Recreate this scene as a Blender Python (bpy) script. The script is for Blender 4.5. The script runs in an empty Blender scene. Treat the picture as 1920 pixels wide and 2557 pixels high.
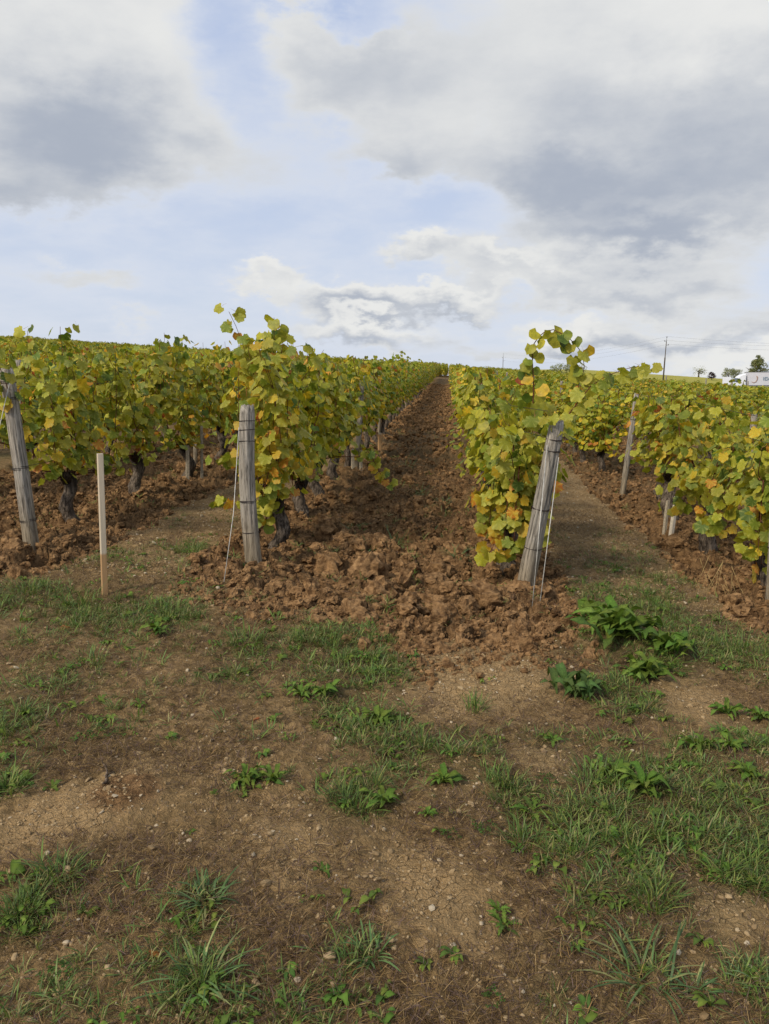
import bpy, math, random
import numpy as np
from mathutils import Vector, Matrix, Euler
PI = math.pi
SC = bpy.context.scene
C = SC.collection
R = math.radians

# ------------------------------------------------------------------ camera
cam_d = bpy.data.cameras.new('camera')
cam_d.sensor_fit = 'VERTICAL'
cam_d.sensor_height = 24
cam_d.lens = 12 / math.tan(R(33.0))
cam_d.clip_start = 0.05
cam_d.clip_end = 6000
cam = bpy.data.objects.new('camera', cam_d)
C.objects.link(cam)
cam.location = (0, 0, 1.5)
cam.rotation_euler = (R(90 - 9.206), 0, R(4.573))
SC.camera = cam

# ------------------------------------------------------------------ exposure
SC.view_settings.view_transform = 'Standard'
SC.view_settings.look = 'None'
SC.view_settings.exposure = 0.12
SC.view_settings.gamma = 1
SC.view_settings.use_curve_mapping = False

# ------------------------------------------------------------------ world
SUN_EL, SUN_AZ = 38, 222          # azimuth clockwise from +Y
W = bpy.data.worlds.new('World')
SC.world = W
W.use_nodes = True
nt = W.node_tree
nt.nodes.clear()

class NB:
    def __init__(s, nt): s.nt = nt
    def n(s, t, **k):
        a = s.nt.nodes.new(t)
        for q, v in k.items(): setattr(a, q, v)
        return a
    def l(s, a, b): s.nt.links.new(a, b)
    def val(s, sock, v):
        if isinstance(v, bpy.types.NodeSocket): s.l(v, sock)
        elif v is not None: sock.default_value = v
    def m(s, op, a, b=None, c=None, clamp=False):
        x = s.n('ShaderNodeMath', operation=op, use_clamp=clamp)
        s.val(x.inputs[0], a); s.val(x.inputs[1], b)
        if c is not None: s.val(x.inputs[2], c)
        return x.outputs[0]
    def vm(s, op, a, b=None, scale=None):
        x = s.n('ShaderNodeVectorMath', operation=op)
        s.val(x.inputs[0], a); s.val(x.inputs[1], b)
        if scale is not None: s.val(x.inputs['Scale'], scale)
        return x.outputs[0]
    def comb(s, x, y, z):
        a = s.n('ShaderNodeCombineXYZ')
        s.val(a.inputs[0], x); s.val(a.inputs[1], y); s.val(a.inputs[2], z)
        return a.outputs[0]
    def mix(s, f, a, b, blend='MIX'):
        x = s.n('ShaderNodeMix', data_type='RGBA', blend_type=blend)
        s.val(x.inputs[0], f); s.val(x.inputs[6], a); s.val(x.inputs[7], b)
        return x.outputs[2]
    def noise(s, vec, scale, detail=4, rough=.55, dist=0.0, color=False):
        x = s.n('ShaderNodeTexNoise')
        s.val(x.inputs['Vector'], vec); s.val(x.inputs['Scale'], scale)
        s.val(x.inputs['Detail'], detail); s.val(x.inputs['Roughness'], rough); s.val(x.inputs['Distortion'], dist)
        return x.outputs['Color' if color else 'Fac']
    def ss(s, v, a, b, lo=0.0, hi=1.0):
        x = s.n('ShaderNodeMapRange', interpolation_type='SMOOTHSTEP')
        s.val(x.inputs[0], v)
        for i, q in enumerate((a, b, lo, hi)): x.inputs[i + 1].default_value = q
        return x.outputs[0]

b = NB(nt)
sky = b.n('ShaderNodeTexSky', sky_type='NISHITA')
sky.sun_disc = False
sky.sun_elevation = R(SUN_EL)
sky.sun_rotation = R(SUN_AZ)
sky.air_density = 1.0; sky.dust_density = 1.5; sky.ozone_density = 1.5
tc = b.n('ShaderNodeTexCoord').outputs['Generated']
dirn = b.vm('NORMALIZE', tc)
sx = b.n('ShaderNodeSeparateXYZ'); b.l(dirn, sx.inputs[0])
dx, dy, dz = sx.outputs
az = b.m('MULTIPLY', b.m('ARCTAN2', dx, dy), 180 / PI)
el = b.m('MULTIPLY', b.m('ARCSINE', dz), 180 / PI)
# cloud layer seen in perspective
inv = b.m('DIVIDE', 1.0, b.m('ADD', b.m('MAXIMUM', dz, 0.0), 0.16))
plane = b.comb(b.m('MULTIPLY', dx, inv), b.m('MULTIPLY', dy, inv), b.m('MULTIPLY', dz, 0.6))
ball = b.vm('MULTIPLY', dirn, (1, 1, 1.9))
warp1 = b.vm('SUBTRACT', b.noise(ball, 5.0, 5, .55, color=True), (.5, .5, .5))
warp2 = b.vm('SUBTRACT', b.noise(ball, 17.0, 5, .6, color=True), (.5, .5, .5))
azel = b.comb(az, el, 0.0)
azel = b.vm('ADD', azel, b.vm('SCALE', warp1, scale=8.0))
azel = b.vm('ADD', azel, b.vm('SCALE', warp2, scale=4.5))
sp_ = b.n('ShaderNodeSeparateXYZ'); b.l(azel, sp_.inputs[0])
AZ, EL = sp_.outputs[0], sp_.outputs[1]
def blob(a, e, ra, re, w, rot=0.0):
    u = b.m('SUBTRACT', AZ, a); v = b.m('SUBTRACT', EL, e)
    if rot:
        c_, s_ = math.cos(R(rot)), math.sin(R(rot))
        u2 = b.m('ADD', b.m('MULTIPLY', u, c_), b.m('MULTIPLY', v, s_))
        v2 = b.m('SUBTRACT', b.m('MULTIPLY', v, c_), b.m('MULTIPLY', u, s_)); u, v = u2, v2
    u = b.m('DIVIDE', u, ra); v = b.m('DIVIDE', v, re)
    q = b.m('ADD', b.m('MULTIPLY', u, u), b.m('MULTIPLY', v, v))
    return b.m('MULTIPLY', b.m('EXPONENT', b.m('MULTIPLY', q, -1.0)), w)
def total(lst):
    s = None
    for t in lst:
        o = blob(*t); s = o if s is None else b.m('ADD', s, o)
    return s
# (azimuth deg, elevation deg, radii deg, weight): the clouds that stand over the vineyard
CL = [(-28, 22, 12, 8, 1.3), (-23, 15.8, 6.4, 3.0, 1.1), (-31, 11.8, 6, 1.6, .6),
      (15, 20.5, 13, 8, 1.4), (9, 14, 7, 2.6, .9), (22, 15, 8, 3.0, .9), (12.5, 10.0, 6.0, 1.4, 1.2), (21, 12.5, 5, 2, .6),
      (-10, 22.0, 2.2, 2.0, .9), (-8.0, 19.4, 3.4, 2.6, 1.0), (-3.5, 20.5, 2.2, 2.2, .8), (-3, 17.6, 4.2, 2.6, .9), (-4.2, 14.2, 3.0, 1.4, .85),
      (-13, 6.9, 2.0, .75, 1.15), (-10.6, 6.4, 1.6, .7, .9), (-6, 5.4, 4.5, .9, 1.0), (0, 5.8, 4.0, .8, .9), (-2.2, 9.1, 2.4, .75, 1.1), (2, 7.9, 4.5, .9, .9), (6.5, 7.2, 4, 1.0, .8),
      (12, 7.6, 6, 1.5, .8), (14, 6.0, 5, 1.0, .7), (-6, 3.6, 6.5, .9, .9), (-3.5, 2.2, 3, .55, .6), (8.5, 3.6, 2.4, 1.1, 1.2), (16, 3.6, 8, 1.3, .8), (20, 1.5, 7, 1.0, .9), (4, 2.6, 4, .6, .5),
      (-25, 6.9, 3.5, .7, .55), (-22, 5.0, 3, .6, .5), (60, 30, 26, 16, 1.0), (-75, 34, 22, 14, 1.0), (-20, 50, 30, 10, .9)]
CLEAR = [(-9, 24.8, 5, 1.6, .8), (-15.5, 22, 2.4, 5, .35), (-4.2, 22.0, 1.4, 1.0, .6), (0, 12.2, 4.5, 1.2, .4), (-22, 9.6, 8, 1.5, .3), (-10, 11.2, 8, 1.2, .25)]
fb = b.noise(plane, 2.6, 8, .56)
fb2 = b.noise(ball, 9.0, 9, .62)
D = b.m('ADD', total(CL), b.m('MULTIPLY', b.m('SUBTRACT', fb, .5), 1.0))
D = b.m('ADD', D, b.m('MULTIPLY', b.m('SUBTRACT', fb2, .5), .85))
D = b.m('SUBTRACT', D, total(CLEAR))
D = b.m('SUBTRACT', D, .06)
alpha = b.ss(D, .10, .62)
# grey bellies of the clouds
DK = [(-24.5, 15.2, 5.5, 2.6, .9), (-31, 11.6, 7, 1.5, .7), (8.5, 13.2, 6, 1.8, .75), (18, 13.4, 8, 2.2, .55), (12.8, 10.2, 5.5, 1.2, 1.1),
      (-4.5, 13.8, 3.2, 1.5, .35), (-7, 19.5, 4, 3, .4), (15, 17, 9, 3, .35), (-6, 4.7, 5, .4, .7), (1, 5.1, 4, .35, .6), (-6, 2.8, 6, .5, .8), (-2.4, 8.3, 2.6, .4, .45), (12.5, 6.8, 5, .8, .5),
      (8.6, 2.6, 2.4, .4, .6), (16, 3.0, 8, .6, .6), (2, 1.7, 5, .6, .4), (60, 24, 26, 8, .8), (-75, 28, 22, 8, .8)]
LT = [(-13, 7.3, 2.0, .6, .8), (-6, 6.0, 4.5, .4, .6), (0, 6.3, 4, .35, .6), (-2.2, 9.6, 2.4, .5, .7), (3, 8.3, 3.5, .5, .5), (8.3, 4.2, 2.2, .8, .9), (-5, 4.0, 5, .35, .6), (20, 1.5, 6, .8, .7), (18, 22.5, 8, 3.5, .6), (-28, 23.5, 8, 3.5, .5)]
S = b.m('ADD', total(DK), b.m('MULTIPLY', b.m('SUBTRACT', fb2, .5), .55))
S = b.m('ADD', S, b.m('MULTIPLY', b.m('SUBTRACT', fb, .45), .9))
S = b.m('SUBTRACT', S, total(LT))
S = b.m('ADD', S, b.m('MULTIPLY', b.ss(D, .4, 1.6), .22))
S = b.ss(S, -.50, 1.25)
cc = b.mix(S, (7.6, 7.6, 7.4, 1), (3.6, 4.0, 4.75, 1))
hz = b.ss(el, -2.0, 30.0, 1.0, 0.0)
veil = b.mix(hz, (4.4, 5.4, 7.8, 1), (6.2, 6.8, 8.1, 1))
skyc = b.mix(.8, sky.outputs[0], veil)
thin = b.ss(b.m('ADD', D, b.m('MULTIPLY', fb, .8)), -.2, .8, 0.05, .72)
skyc = b.mix(thin, skyc, (6.5, 6.9, 7.7, 1))
final = b.mix(b.m('MULTIPLY', alpha, .94), skyc, cc)
bg = b.n('ShaderNodeBackground'); bg.inputs['Strength'].default_value = .1
b.l(final, bg.inputs['Color'])
wo = b.n('ShaderNodeOutputWorld'); b.l(bg.outputs[0], wo.inputs['Surface'])

# ------------------------------------------------------------------ sun (veiled)
sd = bpy.data.lights.new('sun', 'SUN')
sd.energy = 3.0
sd.angle = R(9)
sd.color = (1, .90, .76)
sun = bpy.data.objects.new('sun', sd)
C.objects.link(sun)
sv = Vector((math.sin(R(SUN_AZ)) * math.cos(R(SUN_EL)), math.cos(R(SUN_AZ)) * math.cos(R(SUN_EL)), math.sin(R(SUN_EL))))
sun.rotation_euler = (-sv).to_track_quat('-Z', 'Y').to_euler()

GREEN= [(-2.08, 4.25, 0.25, 1), (-1.65, 4.33, 0.23, 1), (-2.67, 4.4, 0.18, 0.8), (-2.61, 4.61, 0.22, 0.8), (-1.75, 2.92, 0.15, 0.9), (-1.81, 3.29, 0.17, 0.6), (-1.97, 5.8, 0.2, 0.9), (-1.04, 3.9, 0.16, 0.8), (-1.08, 3.51, 0.12, 0.7), (-0.49, 3.99, 0.3, 0.8), (-0.25, 3.71, 0.17, 0.8), (-0.54, 3.33, 0.16, 0.7), (-0.26, 3.06, 0.16, 0.9), (-0.07, 2.92, 0.17, 1), (0.15, 2.99, 0.14, 1), (0.4, 3.07, 0.11, 0.8), (1.0, 4.32, 0.28, 0.8), (0.74, 3.58, 0.17, 0.8), (0.87, 3.5, 0.14, 0.9), (1.19, 4.07, 0.19, 1), (1.53, 4.34, 0.2, 1), (1.53, 4.82, 0.28, 0.9), (1.33, 5.17, 0.27, 0.8), (0.95, 5.2, 0.21, 0.6), (0.63, 2.74, 0.21, 1.2), (1.01, 3.08, 0.11, 0.8), (0.88, 2.54, 0.22, 1), (0.66, 2.41, 0.21, 1.2), (1.1, 2.81, 0.13, 0.9), (1.23, 3.19, 0.13, 0.8), (0.53, 2.25, 0.16, 1), (0.61, 2.13, 0.11, 0.9), (0.93, 2.3, 0.15, 0.9), (0.27, 2.51, 0.12, 0.9), (0.24, 2.69, 0.09, 0.9), (-0.37, 2.48, 0.09, 0.6), (-0.25, 2.53, 0.09, 0.6), (-0.59, 2.57, 0.05, 0.3), (-1.1, 1.99, 0.08, 0.9), (-1.12, 1.82, 0.06, 0.9), (-0.64, 1.93, 0.07, 0.7), (-0.58, 1.66, 0.11, 0.9), (-1.51, 2.42, 0.07, 0.9), (-0.21, 1.83, 0.08, 0.7), (0.52, 1.8, 0.08, 0.6), (0.79, 1.82, 0.1, 0.7), (-0.84, 1.64, 0.08, 0.4), (-0.33, 1.62, 0.1, 0.6), (0.28, 1.76, 0.1, 0.4), (-2.44, 5.62, 0.2, 0.5), (1.51, 5.91, 0.28, 0.5), (-0.02, 8.19, 0.19, 0.7), (-0.45, 6.65, 0.2, 0.8), (-0.97, 6.1, 0.14, 0.7), (0.17, 6.36, 0.15, 0.7), (-0.81, 4.08, 0.1, 0.6), (1.37, 8.56, 0.15, 0.3), (-1.01, 5.15, 0.06, 0.3), (-6.17, 10.42, 0.37, 1)]
BARE= [(-1.16, 2.35, 0.12, 1), (-1.3, 2.25, 0.15, 1), (-1.07, 2.51, 0.12, 1), (0.39, 2.88, 0.14, 1.2), (0.8, 2.11, 0.14, 1.2), (-0.08, 2.17, 0.17, 1), (0.32, 3.74, 0.26, 1.5), (0.04, 3.42, 0.18, 1), (1.19, 3.6, 0.19, 1.2), (0.1, 2.67, 0.08, 0.5), (-0.48, 2.07, 0.15, 0.6), (0.06, 1.95, 0.17, 0.7), (-0.5, 2.3, 0.16, 0.5), (-0.07, 3.86, 0.16, 0.8), (1.77, 5.15, 0.15, 0.5)]
WEEDS= [(0.97, 4.31, 0.23, 'dock'), (1.18, 4.14, 0.15, 'dock'), (0.91, 4.54, 0.16, 'dock'), (0.62, 3.51, 0.12, 'dark'), (0.99, 3.85, 0.14, 'dock'), (-0.7, 2.56, 0.08, 'dock'), (-0.6, 2.57, 0.07, 'dock'), (-0.21, 2.51, 0.08, 'dock'), (-0.0, 2.69, 0.08, 'dock'), (-0.05, 2.46, 0.04, 'dock'), (0.3, 2.52, 0.09, 'dand'), (0.17, 1.97, 0.05, 'dand'), (0.16, 2.02, 0.04, 'dand'), (0.72, 2.69, 0.11, 'dock'), (1.16, 3.1, 0.09, 'dock'), (1.13, 2.85, 0.08, 'dock'), (1.27, 3.47, 0.09, 'dock'), (1.4, 3.44, 0.08, 'dock'), (-0.54, 3.36, 0.1, 'dock'), (-0.64, 3.32, 0.07, 'dock'), (-0.27, 3.14, 0.09, 'dock'), (-1.11, 3.51, 0.08, 'clover'), (-1.34, 2.85, 0.06, 'clover'), (0.43, 3.08, 0.04, 'dock'), (1.03, 3.08, 0.09, 'dock'), (0.64, 2.78, 0.08, 'dock'), (0.38, 2.72, 0.04, 'clover'), (0.13, 2.39, 0.04, 'clover'), (0.03, 2.35, 0.03, 'clover'), (-0.94, 1.65, 0.04, 'clover'), (0.12, 1.7, 0.03, 'clover'), (-0.34, 2.49, 0.06, 'grass'), (-0.58, 1.67, 0.1, 'blade'), (0.51, 1.79, 0.12, 'blade'), (0.62, 1.77, 0.05, 'blade'), (0.78, 1.8, 0.06, 'blade'), (0.59, 2.06, 0.06, 'tall'), (-0.64, 1.92, 0.07, 'blade'), (-0.67, 1.95, 0.05, 'blade'), (-1.1, 1.99, 0.06, 'tall'), (-1.12, 1.83, 0.05, 'tall'), (-0.45, 6.65, 0.16, 'blade'), (-0.96, 6.03, 0.11, 'blade'), (-0.02, 8.06, 0.14, 'tall'), (-1.97, 5.8, 0.15, 'tall'), (-2.2, 4.49, 0.16, 'tall'), (-1.05, 3.93, 0.14, 'tall'), (-2.59, 4.56, 0.16, 'tall'), (0.26, 2.35, 0.07, 'tall'), (0.24, 2.69, 0.06, 'tall'), (0.54, 2.73, 0.08, 'tall'), (1.6, 4.31, 0.15, 'tall'), (-1.74, 2.79, 0.1, 'tall'), (0.14, 3.32, 0.06, 'tall'), (-1.56, 4.02, 0.12, 'dock'), (-1.49, 2.4, 0.06, 'tall'), (-1.6, 4.34, 0.13, 'tall'), (-1.73, 3.58, 0.08, 'tall'), (-0.18, 1.81, 0.06, 'blade')]
STONES= [(0.03, 1.87, 0.01), (0.11, 1.97, 0.01), (-0.96, 1.75, 0.01), (-0.59, 1.61, 0.01), (0.78, 1.85, 0.01), (-0.78, 2.19, 0.01), (-0.57, 2.15, 0.01), (0.24, 3.09, 0.01), (0.44, 3.25, 0.01), (-1.48, 4.89, 0.02), (-1.17, 4.29, 0.01), (0.43, 3.98, 0.01), (0.37, 3.15, 0.01), (-1.1, 2.28, 0.01), (-1.18, 2.08, 0.01), (-0.35, 1.7, 0.01), (0.03, 3.19, 0.01), (0.06, 2.26, 0.01)]
CLODS= [(-0.43, 4.93, 0.17), (-0.78, 4.87, 0.13), (-0.56, 4.53, 0.12), (-0.23, 4.59, 0.12), (-0.03, 4.37, 0.1), (-0.07, 5.22, 0.14), (-0.34, 5.46, 0.1), (-0.99, 4.45, 0.08), (-1.35, 4.76, 0.08), (-0.86, 5.42, 0.1), (-1.68, 4.85, 0.07), (0.14, 4.75, 0.11), (0.26, 4.34, 0.09), (-3.15, 5.46, 0.14), (-3.53, 6.0, 0.14), (-2.9, 5.75, 0.1), (-2.91, 6.53, 0.13), (0.38, 4.61, 0.09), (0.6, 4.56, 0.08), (0.75, 4.68, 0.08), (0.86, 4.7, 0.06), (-1.15, 4.9, 0.07), (-1.08, 5.5, 0.08), (0.16, 5.69, 0.08), (-0.61, 5.47, 0.09), (1.89, 5.07, 0.12), (1.91, 4.8, 0.11), (2.07, 6.16, 0.11), (-1.14, 6.23, 0.07)]
ARCH= [(0.603, 5.75, 1.271), (0.606, 5.75, 1.5), (0.591, 5.75, 1.662), (0.594, 5.75, 1.774), (0.65, 5.75, 1.86), (0.73, 5.75, 1.879), (0.818, 5.75, 1.837), (0.894, 5.75, 1.773), (0.938, 5.75, 1.709), (0.954, 5.75, 1.629), (0.961, 5.85, 1.533)]
REACH= [(0.763, 5.7, 1.175), (0.886, 5.7, 1.339), (0.993, 5.7, 1.484), (1.101, 5.7, 1.558), (1.226, 5.7, 1.602), (1.304, 5.7, 1.627), (1.377, 5.7, 1.611)]
SPIKE1= [(-1.458, 6.2, 0.388), (-1.503, 6.2, 0.877), (-1.508, 6.2, 1.246), (-1.515, 6.2, 1.536), (-1.591, 6.2, 1.751), (-1.659, 6.2, 1.946), (-1.735, 6.2, 2.105)]
SPIKE2= [(-1.443, 6.3, 0.371), (-1.431, 6.3, 0.868), (-1.423, 6.3, 1.242), (-1.395, 6.3, 1.609), (-1.383, 6.3, 1.826), (-1.378, 6.3, 2.041)]
LOWL= [(-1.473, 6.2, 0.578), (-1.562, 6.2, 0.765), (-1.692, 6.2, 0.876), (-1.804, 6.2, 0.912), (-1.899, 6.2, 0.93)]
LOWR= [(-0.997, 8.6, 0.696), (-0.869, 8.6, 0.773), (-0.793, 8.6, 0.647), (-0.716, 8.6, 0.494), (-0.614, 8.6, 0.418)]
LEFTR= [(0.47, 7.2, 1.088), (0.342, 7.2, 1.232), (0.217, 7.2, 1.286), (0.092, 7.2, 1.286)]
SPIKE3= [(-3.278, 6.6, 0.824), (-3.376, 6.6, 1.224), (-3.513, 6.6, 1.617), (-3.578, 6.6, 1.851), (-3.568, 6.6, 1.985)]
NLOW= [(2.213, 8.2, 0.898), (2.212, 8.2, 0.662), (2.24, 8.2, 0.425), (2.273, 8.2, 0.234)]
NRLOW= [(2.121, 5.5, 0.722), (2.135, 5.5, 0.53), (2.162, 5.5, 0.368), (2.173, 5.5, 0.222)]

# ------------------------------------------------------------------ helpers
def tag(o, label=None, cat=None, group=None, kind=None):
    if label: o['label'] = label
    if cat: o['category'] = cat
    if group: o['group'] = group
    if kind: o['kind'] = kind
    return o
def link(o, parent=None):
    C.objects.link(o)
    if parent: o.parent = parent
    return o
def empty(name, loc, label=None, cat=None, group=None):
    o = bpy.data.objects.new(name, None)
    o.empty_display_size = .1
    o.location = loc
    link(o)
    return tag(o, label, cat, group)

class Geo:
    """verts / faces collector with a colour per vertex"""
    def __init__(s): s.v = []; s.f = []; s.c = []; s.nv = 0
    def add(s, v, f, c=(1, 1, 1)):
        v = np.asarray(v, float).reshape(-1, 3)
        c = np.asarray(c, float)
        if c.ndim == 1: c = np.tile(c, (len(v), 1))
        s.v.append(v); s.c.append(c)
        s.f += [tuple(int(i) + s.nv for i in q) for q in f]
        s.nv += len(v)
    def mesh(s, name, mat=None, smooth=True):
        m = bpy.data.meshes.new(name)
        V = np.concatenate(s.v) if s.v else np.zeros((0, 3))
        m.from_pydata(V.tolist(), [], s.f)
        at = m.color_attributes.new('Col', 'FLOAT_COLOR', 'POINT')
        c = np.ones((len(V), 4)); c[:, :3] = np.concatenate(s.c)
        at.data.foreach_set('color', c.ravel())
        if smooth: m.polygons.foreach_set('use_smooth', [True] * len(m.polygons))
        if mat: m.materials.append(mat)
        return m
    def obj(s, name, mat=None, parent=None, smooth=True, loc=None):
        o = bpy.data.objects.new(name, s.mesh(name, mat, smooth))
        if loc is not None: o.location = loc
        return link(o, parent)

def tri_mesh(name, V, F, col, mat, smooth=True):
    """fast numpy mesh of triangles"""
    m = bpy.data.meshes.new(name)
    n, k = len(V), len(F)
    m.vertices.add(n); m.vertices.foreach_set('co', V.astype(np.float32).ravel())
    m.loops.add(k * 3); m.loops.foreach_set('vertex_index', F.astype(np.int32).ravel())
    m.polygons.add(k); m.polygons.foreach_set('loop_start', np.arange(0, 3 * k, 3, dtype=np.int32))
    if smooth: m.polygons.foreach_set('use_smooth', np.ones(k, bool))
    m.update(calc_edges=True)
    at = m.color_attributes.new('Col', 'FLOAT_COLOR', 'POINT')
    c = np.ones((n, 4), np.float32); c[:, :3] = col
    at.data.foreach_set('color', c.ravel())
    m.materials.append(mat)
    return m

def hash2(ix, iy, k=0):
    h = (ix.astype(np.int64) * 374761393 + iy.astype(np.int64) * 668265263 + k * 974634777) & 0xffffffff
    h = ((h ^ (h >> 13)) * 1274126177) & 0xffffffff
    h = (h ^ (h >> 16)) & 0xffffffff
    return h / 4294967296.0
def vnoise(x, y, k=0):
    x = np.asarray(x, float); y = np.asarray(y, float)
    ix = np.floor(x); iy = np.floor(y); fx = x - ix; fy = y - iy
    fx = fx * fx * fx * (fx * (fx * 6 - 15) + 10); fy = fy * fy * fy * (fy * (fy * 6 - 15) + 10)
    a = hash2(ix, iy, k); b_ = hash2(ix + 1, iy, k); c = hash2(ix, iy + 1, k); d = hash2(ix + 1, iy + 1, k)
    return (a * (1 - fx) + b_ * fx) * (1 - fy) + (c * (1 - fx) + d * fx) * fy - .5
def fbm(x, y, o=4, k=0, g=.5):
    s = 0; a = 1.0
    for i in range(o):
        s = s + a * vnoise(x * 2 ** i + 17.3 * i, y * 2 ** i - 9.1 * i, k + i); a *= g
    return s
def worley(x, y, k=0):
    ix = np.floor(x); iy = np.floor(y)
    f1 = np.full(x.shape, 9.0); f2 = np.full(x.shape, 9.0); idv = np.zeros(x.shape)
    for ox in (-1, 0, 1):
        for oy in (-1, 0, 1):
            cx = ix + ox; cy = iy + oy
            px = cx + .1 + .8 * hash2(cx, cy, k); py = cy + .1 + .8 * hash2(cx, cy, k + 1)
            d = np.hypot(px - x, py - y); r = hash2(cx, cy, k + 2)
            nearer = d < f1
            f2 = np.where(nearer, f1, np.minimum(f2, d)); idv = np.where(nearer, r, idv); f1 = np.where(nearer, d, f1)
    return f1, f2, idv
def sstep(a, b_, x):
    t = np.clip((x - a) / (b_ - a), 0, 1); return t * t * (3 - 2 * t)
def splus(x): return np.log1p(np.exp(-np.abs(x))) + np.maximum(x, 0)

# ------------------------------------------------------------------ terrain
ROWS_NEAR = {0: -3.21, 1: -1.41, 2: .48, 3: 2.25}
def row_x(k):
    if k in ROWS_NEAR: return ROWS_NEAR[k]
    return 2.25 + 1.83 * (k - 3) if k > 3 else -3.21 + 1.83 * k
def base(x, y):
    z = .025 * y - .035 * x - .031 * splus(x - 5) + .031 * splus(-x - 5)
    wr = sstep(15, 45, x)
    z = z - .008 * splus(y - 60) * wr
    z = z - .06 * splus((y - 118) / 4) * 4 * (1 - sstep(24, 50, x))
    z = z + 0.043 * splus((y - 215) / 5) * 5 * wr * (1 - sstep(300, 340, y)) 
    z = np.where((y > 300), z + (0.043 * 108 - .0 * y) * wr * sstep(300, 340, y), z)
    return z
PX = [-9, -3.7, -3.01, -2.74, -2.6, -1.9, -1.73, -1.25, -0.83, -0.47, -0.15, 0.1, 0.46, 0.8, .98, 1.3, 1.62, 1.83, 2.4, 9]
PY = [5.2, 5.2, 5.0, 5.15, 5.65, 5.6, 5.15, 4.72, 4.50, 4.36, 4.25, 4.22, 4.28, 4.42, 4.9, 5.9, 5.6, 4.6, 4.1, 4.0]
def plow(x, y):
    x = np.asarray(x, float); y = np.asarray(y, float)
    xw = x + .16 * vnoise(x * 1.3, y * 1.3, 5) + .14 * vnoise(x * 6, y * 6, 6)
    yw = y + .40 * vnoise(x * 2.2, y * 2.2, 7) + .34 * vnoise(x * 7, y * 7, 8) + .15 * vnoise(x * 18, y * 18, 9)
    m = sstep(-.13, .10, yw - np.interp(x, PX, PY))
    def strip(a, c): return sstep(a - .05, a + .05, xw) * (1 - sstep(c - .05, c + .05, xw))
    s = strip(-2.62, -1.72) + strip(.80, 1.84) + strip(-6.7, -5.45) + strip(4.6, 5.5)
    for q in range(4, 14): s = s + strip(row_x(2 * q) + .4, row_x(2 * q) + 1.4)
    return m * (1 - np.clip(s, 0, 1))
def gsum(lst, x, y, sharp=1.0):
    s = 0
    for a in lst:
        s = s + a[3] * np.exp(-(((x - a[0]) ** 2) + ((y - a[1]) / 1.25) ** 2) / (a[2] * sharp) ** 2)
    return s
def height(x, y):
    x = np.asarray(x, float); y = np.asarray(y, float)
    p = plow(x, y)
    near = 1 - sstep(14, 40, y)
    z = base(x, y)
    # headland: low mounds, hollows and crumbs
    h = .035 * fbm(x * 1.4, y * 1.4, 3, 11) + .016 * fbm(x * 7, y * 7, 4, 12)
    f1, f2, idv = worley(x * 16 + .4 * fbm(x * 9, y * 9, 2, 3), y * 16, 20)
    h = h + .012 * idv * np.clip(1 - f1 * 1.7, 0, 1)
    f1, f2, idv = worley(x * 42 + .4 * fbm(x * 20, y * 20, 2, 3), y * 42, 24)
    h = h + .006 * idv * np.clip(1 - f1 * 1.5, 0, 1) + .012 * fbm(x * 24, y * 24, 3, 14)
    # ploughed: clods of several sizes over a ridge and furrow section
    wx = x + .05 * fbm(x * 9, y * 9, 3, 31); wy = y + .05 * fbm(x * 9, y * 9, 3, 32)
    a1, a2, ai = worley(wx * 4.3, wy * 4.3, 40)
    b1, b2, bi = worley(wx * 11, wy * 11, 50)
    c1, c2, ci = worley(wx * 26, wy * 26, 60)
    cl = .12 * (ai - .35) * sstep(.02, .26, a2 - a1) + .060 * bi * sstep(.0, .22, b2 - b1) + .020 * ci * sstep(0, .2, c2 - c1)
    cl = cl + .07 * fbm(x * 2.1, y * 1.5, 4, 33) + .02 * fbm(x * 20, y * 20, 3, 35)
    k = 0
    for r in (0, 1, 2, 3): k = k + np.exp(-((x - row_x(r)) / .27) ** 2)
    cl = cl + .045 * k
    # lane beside the end posts is turned up higher at its mouth
    cl = cl + .045 * np.exp(-((x + .3) / .75) ** 2) * np.exp(-((y - 4.75) / .6) ** 2)
    z = z + (1 - p) * h * (.25 + .75 * near) + p * (cl * (.45 + .55 * near) - .085)
    e = p * (1 - p) * 4
    z = z - .012 * e * near
    z = z + .05 * np.exp(-(((x + 1.08) / .13) ** 2 + ((y - 2.42) / .13) ** 2)) + .05 * np.exp(-(((x - .95) / .35) ** 2 + ((y - 4.35) / .3) ** 2))
    return z
def Z(x, y): return float(height(np.array([x]), np.array([y]))[0])

# ------------------------------------------------------------------ materials
def new_mat(name):
    m = bpy.data.materials.new(name); m.use_nodes = True
    m.node_tree.nodes.clear()
    q = NB(m.node_tree)
    out = q.n('ShaderNodeOutputMaterial')
    return m, q, out
def principled(q, col, rough=.8, spec=.3, normal=None, metal=0.0):
    p = q.n('ShaderNodeBsdfPrincipled')
    q.val(p.inputs['Base Color'], col); q.val(p.inputs['Roughness'], rough)
    p.inputs['Specular IOR Level'].default_value = spec
    p.inputs['Metallic'].default_value = metal
    if normal: q.l(normal, p.inputs['Normal'])
    return p
def bump(q, h, dist, strength=1.0):
    x = q.n('ShaderNodeBump'); x.inputs['Distance'].default_value = dist; x.inputs['Strength'].default_value = strength
    q.l(h, x.inputs['Height']); return x.outputs[0]

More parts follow.
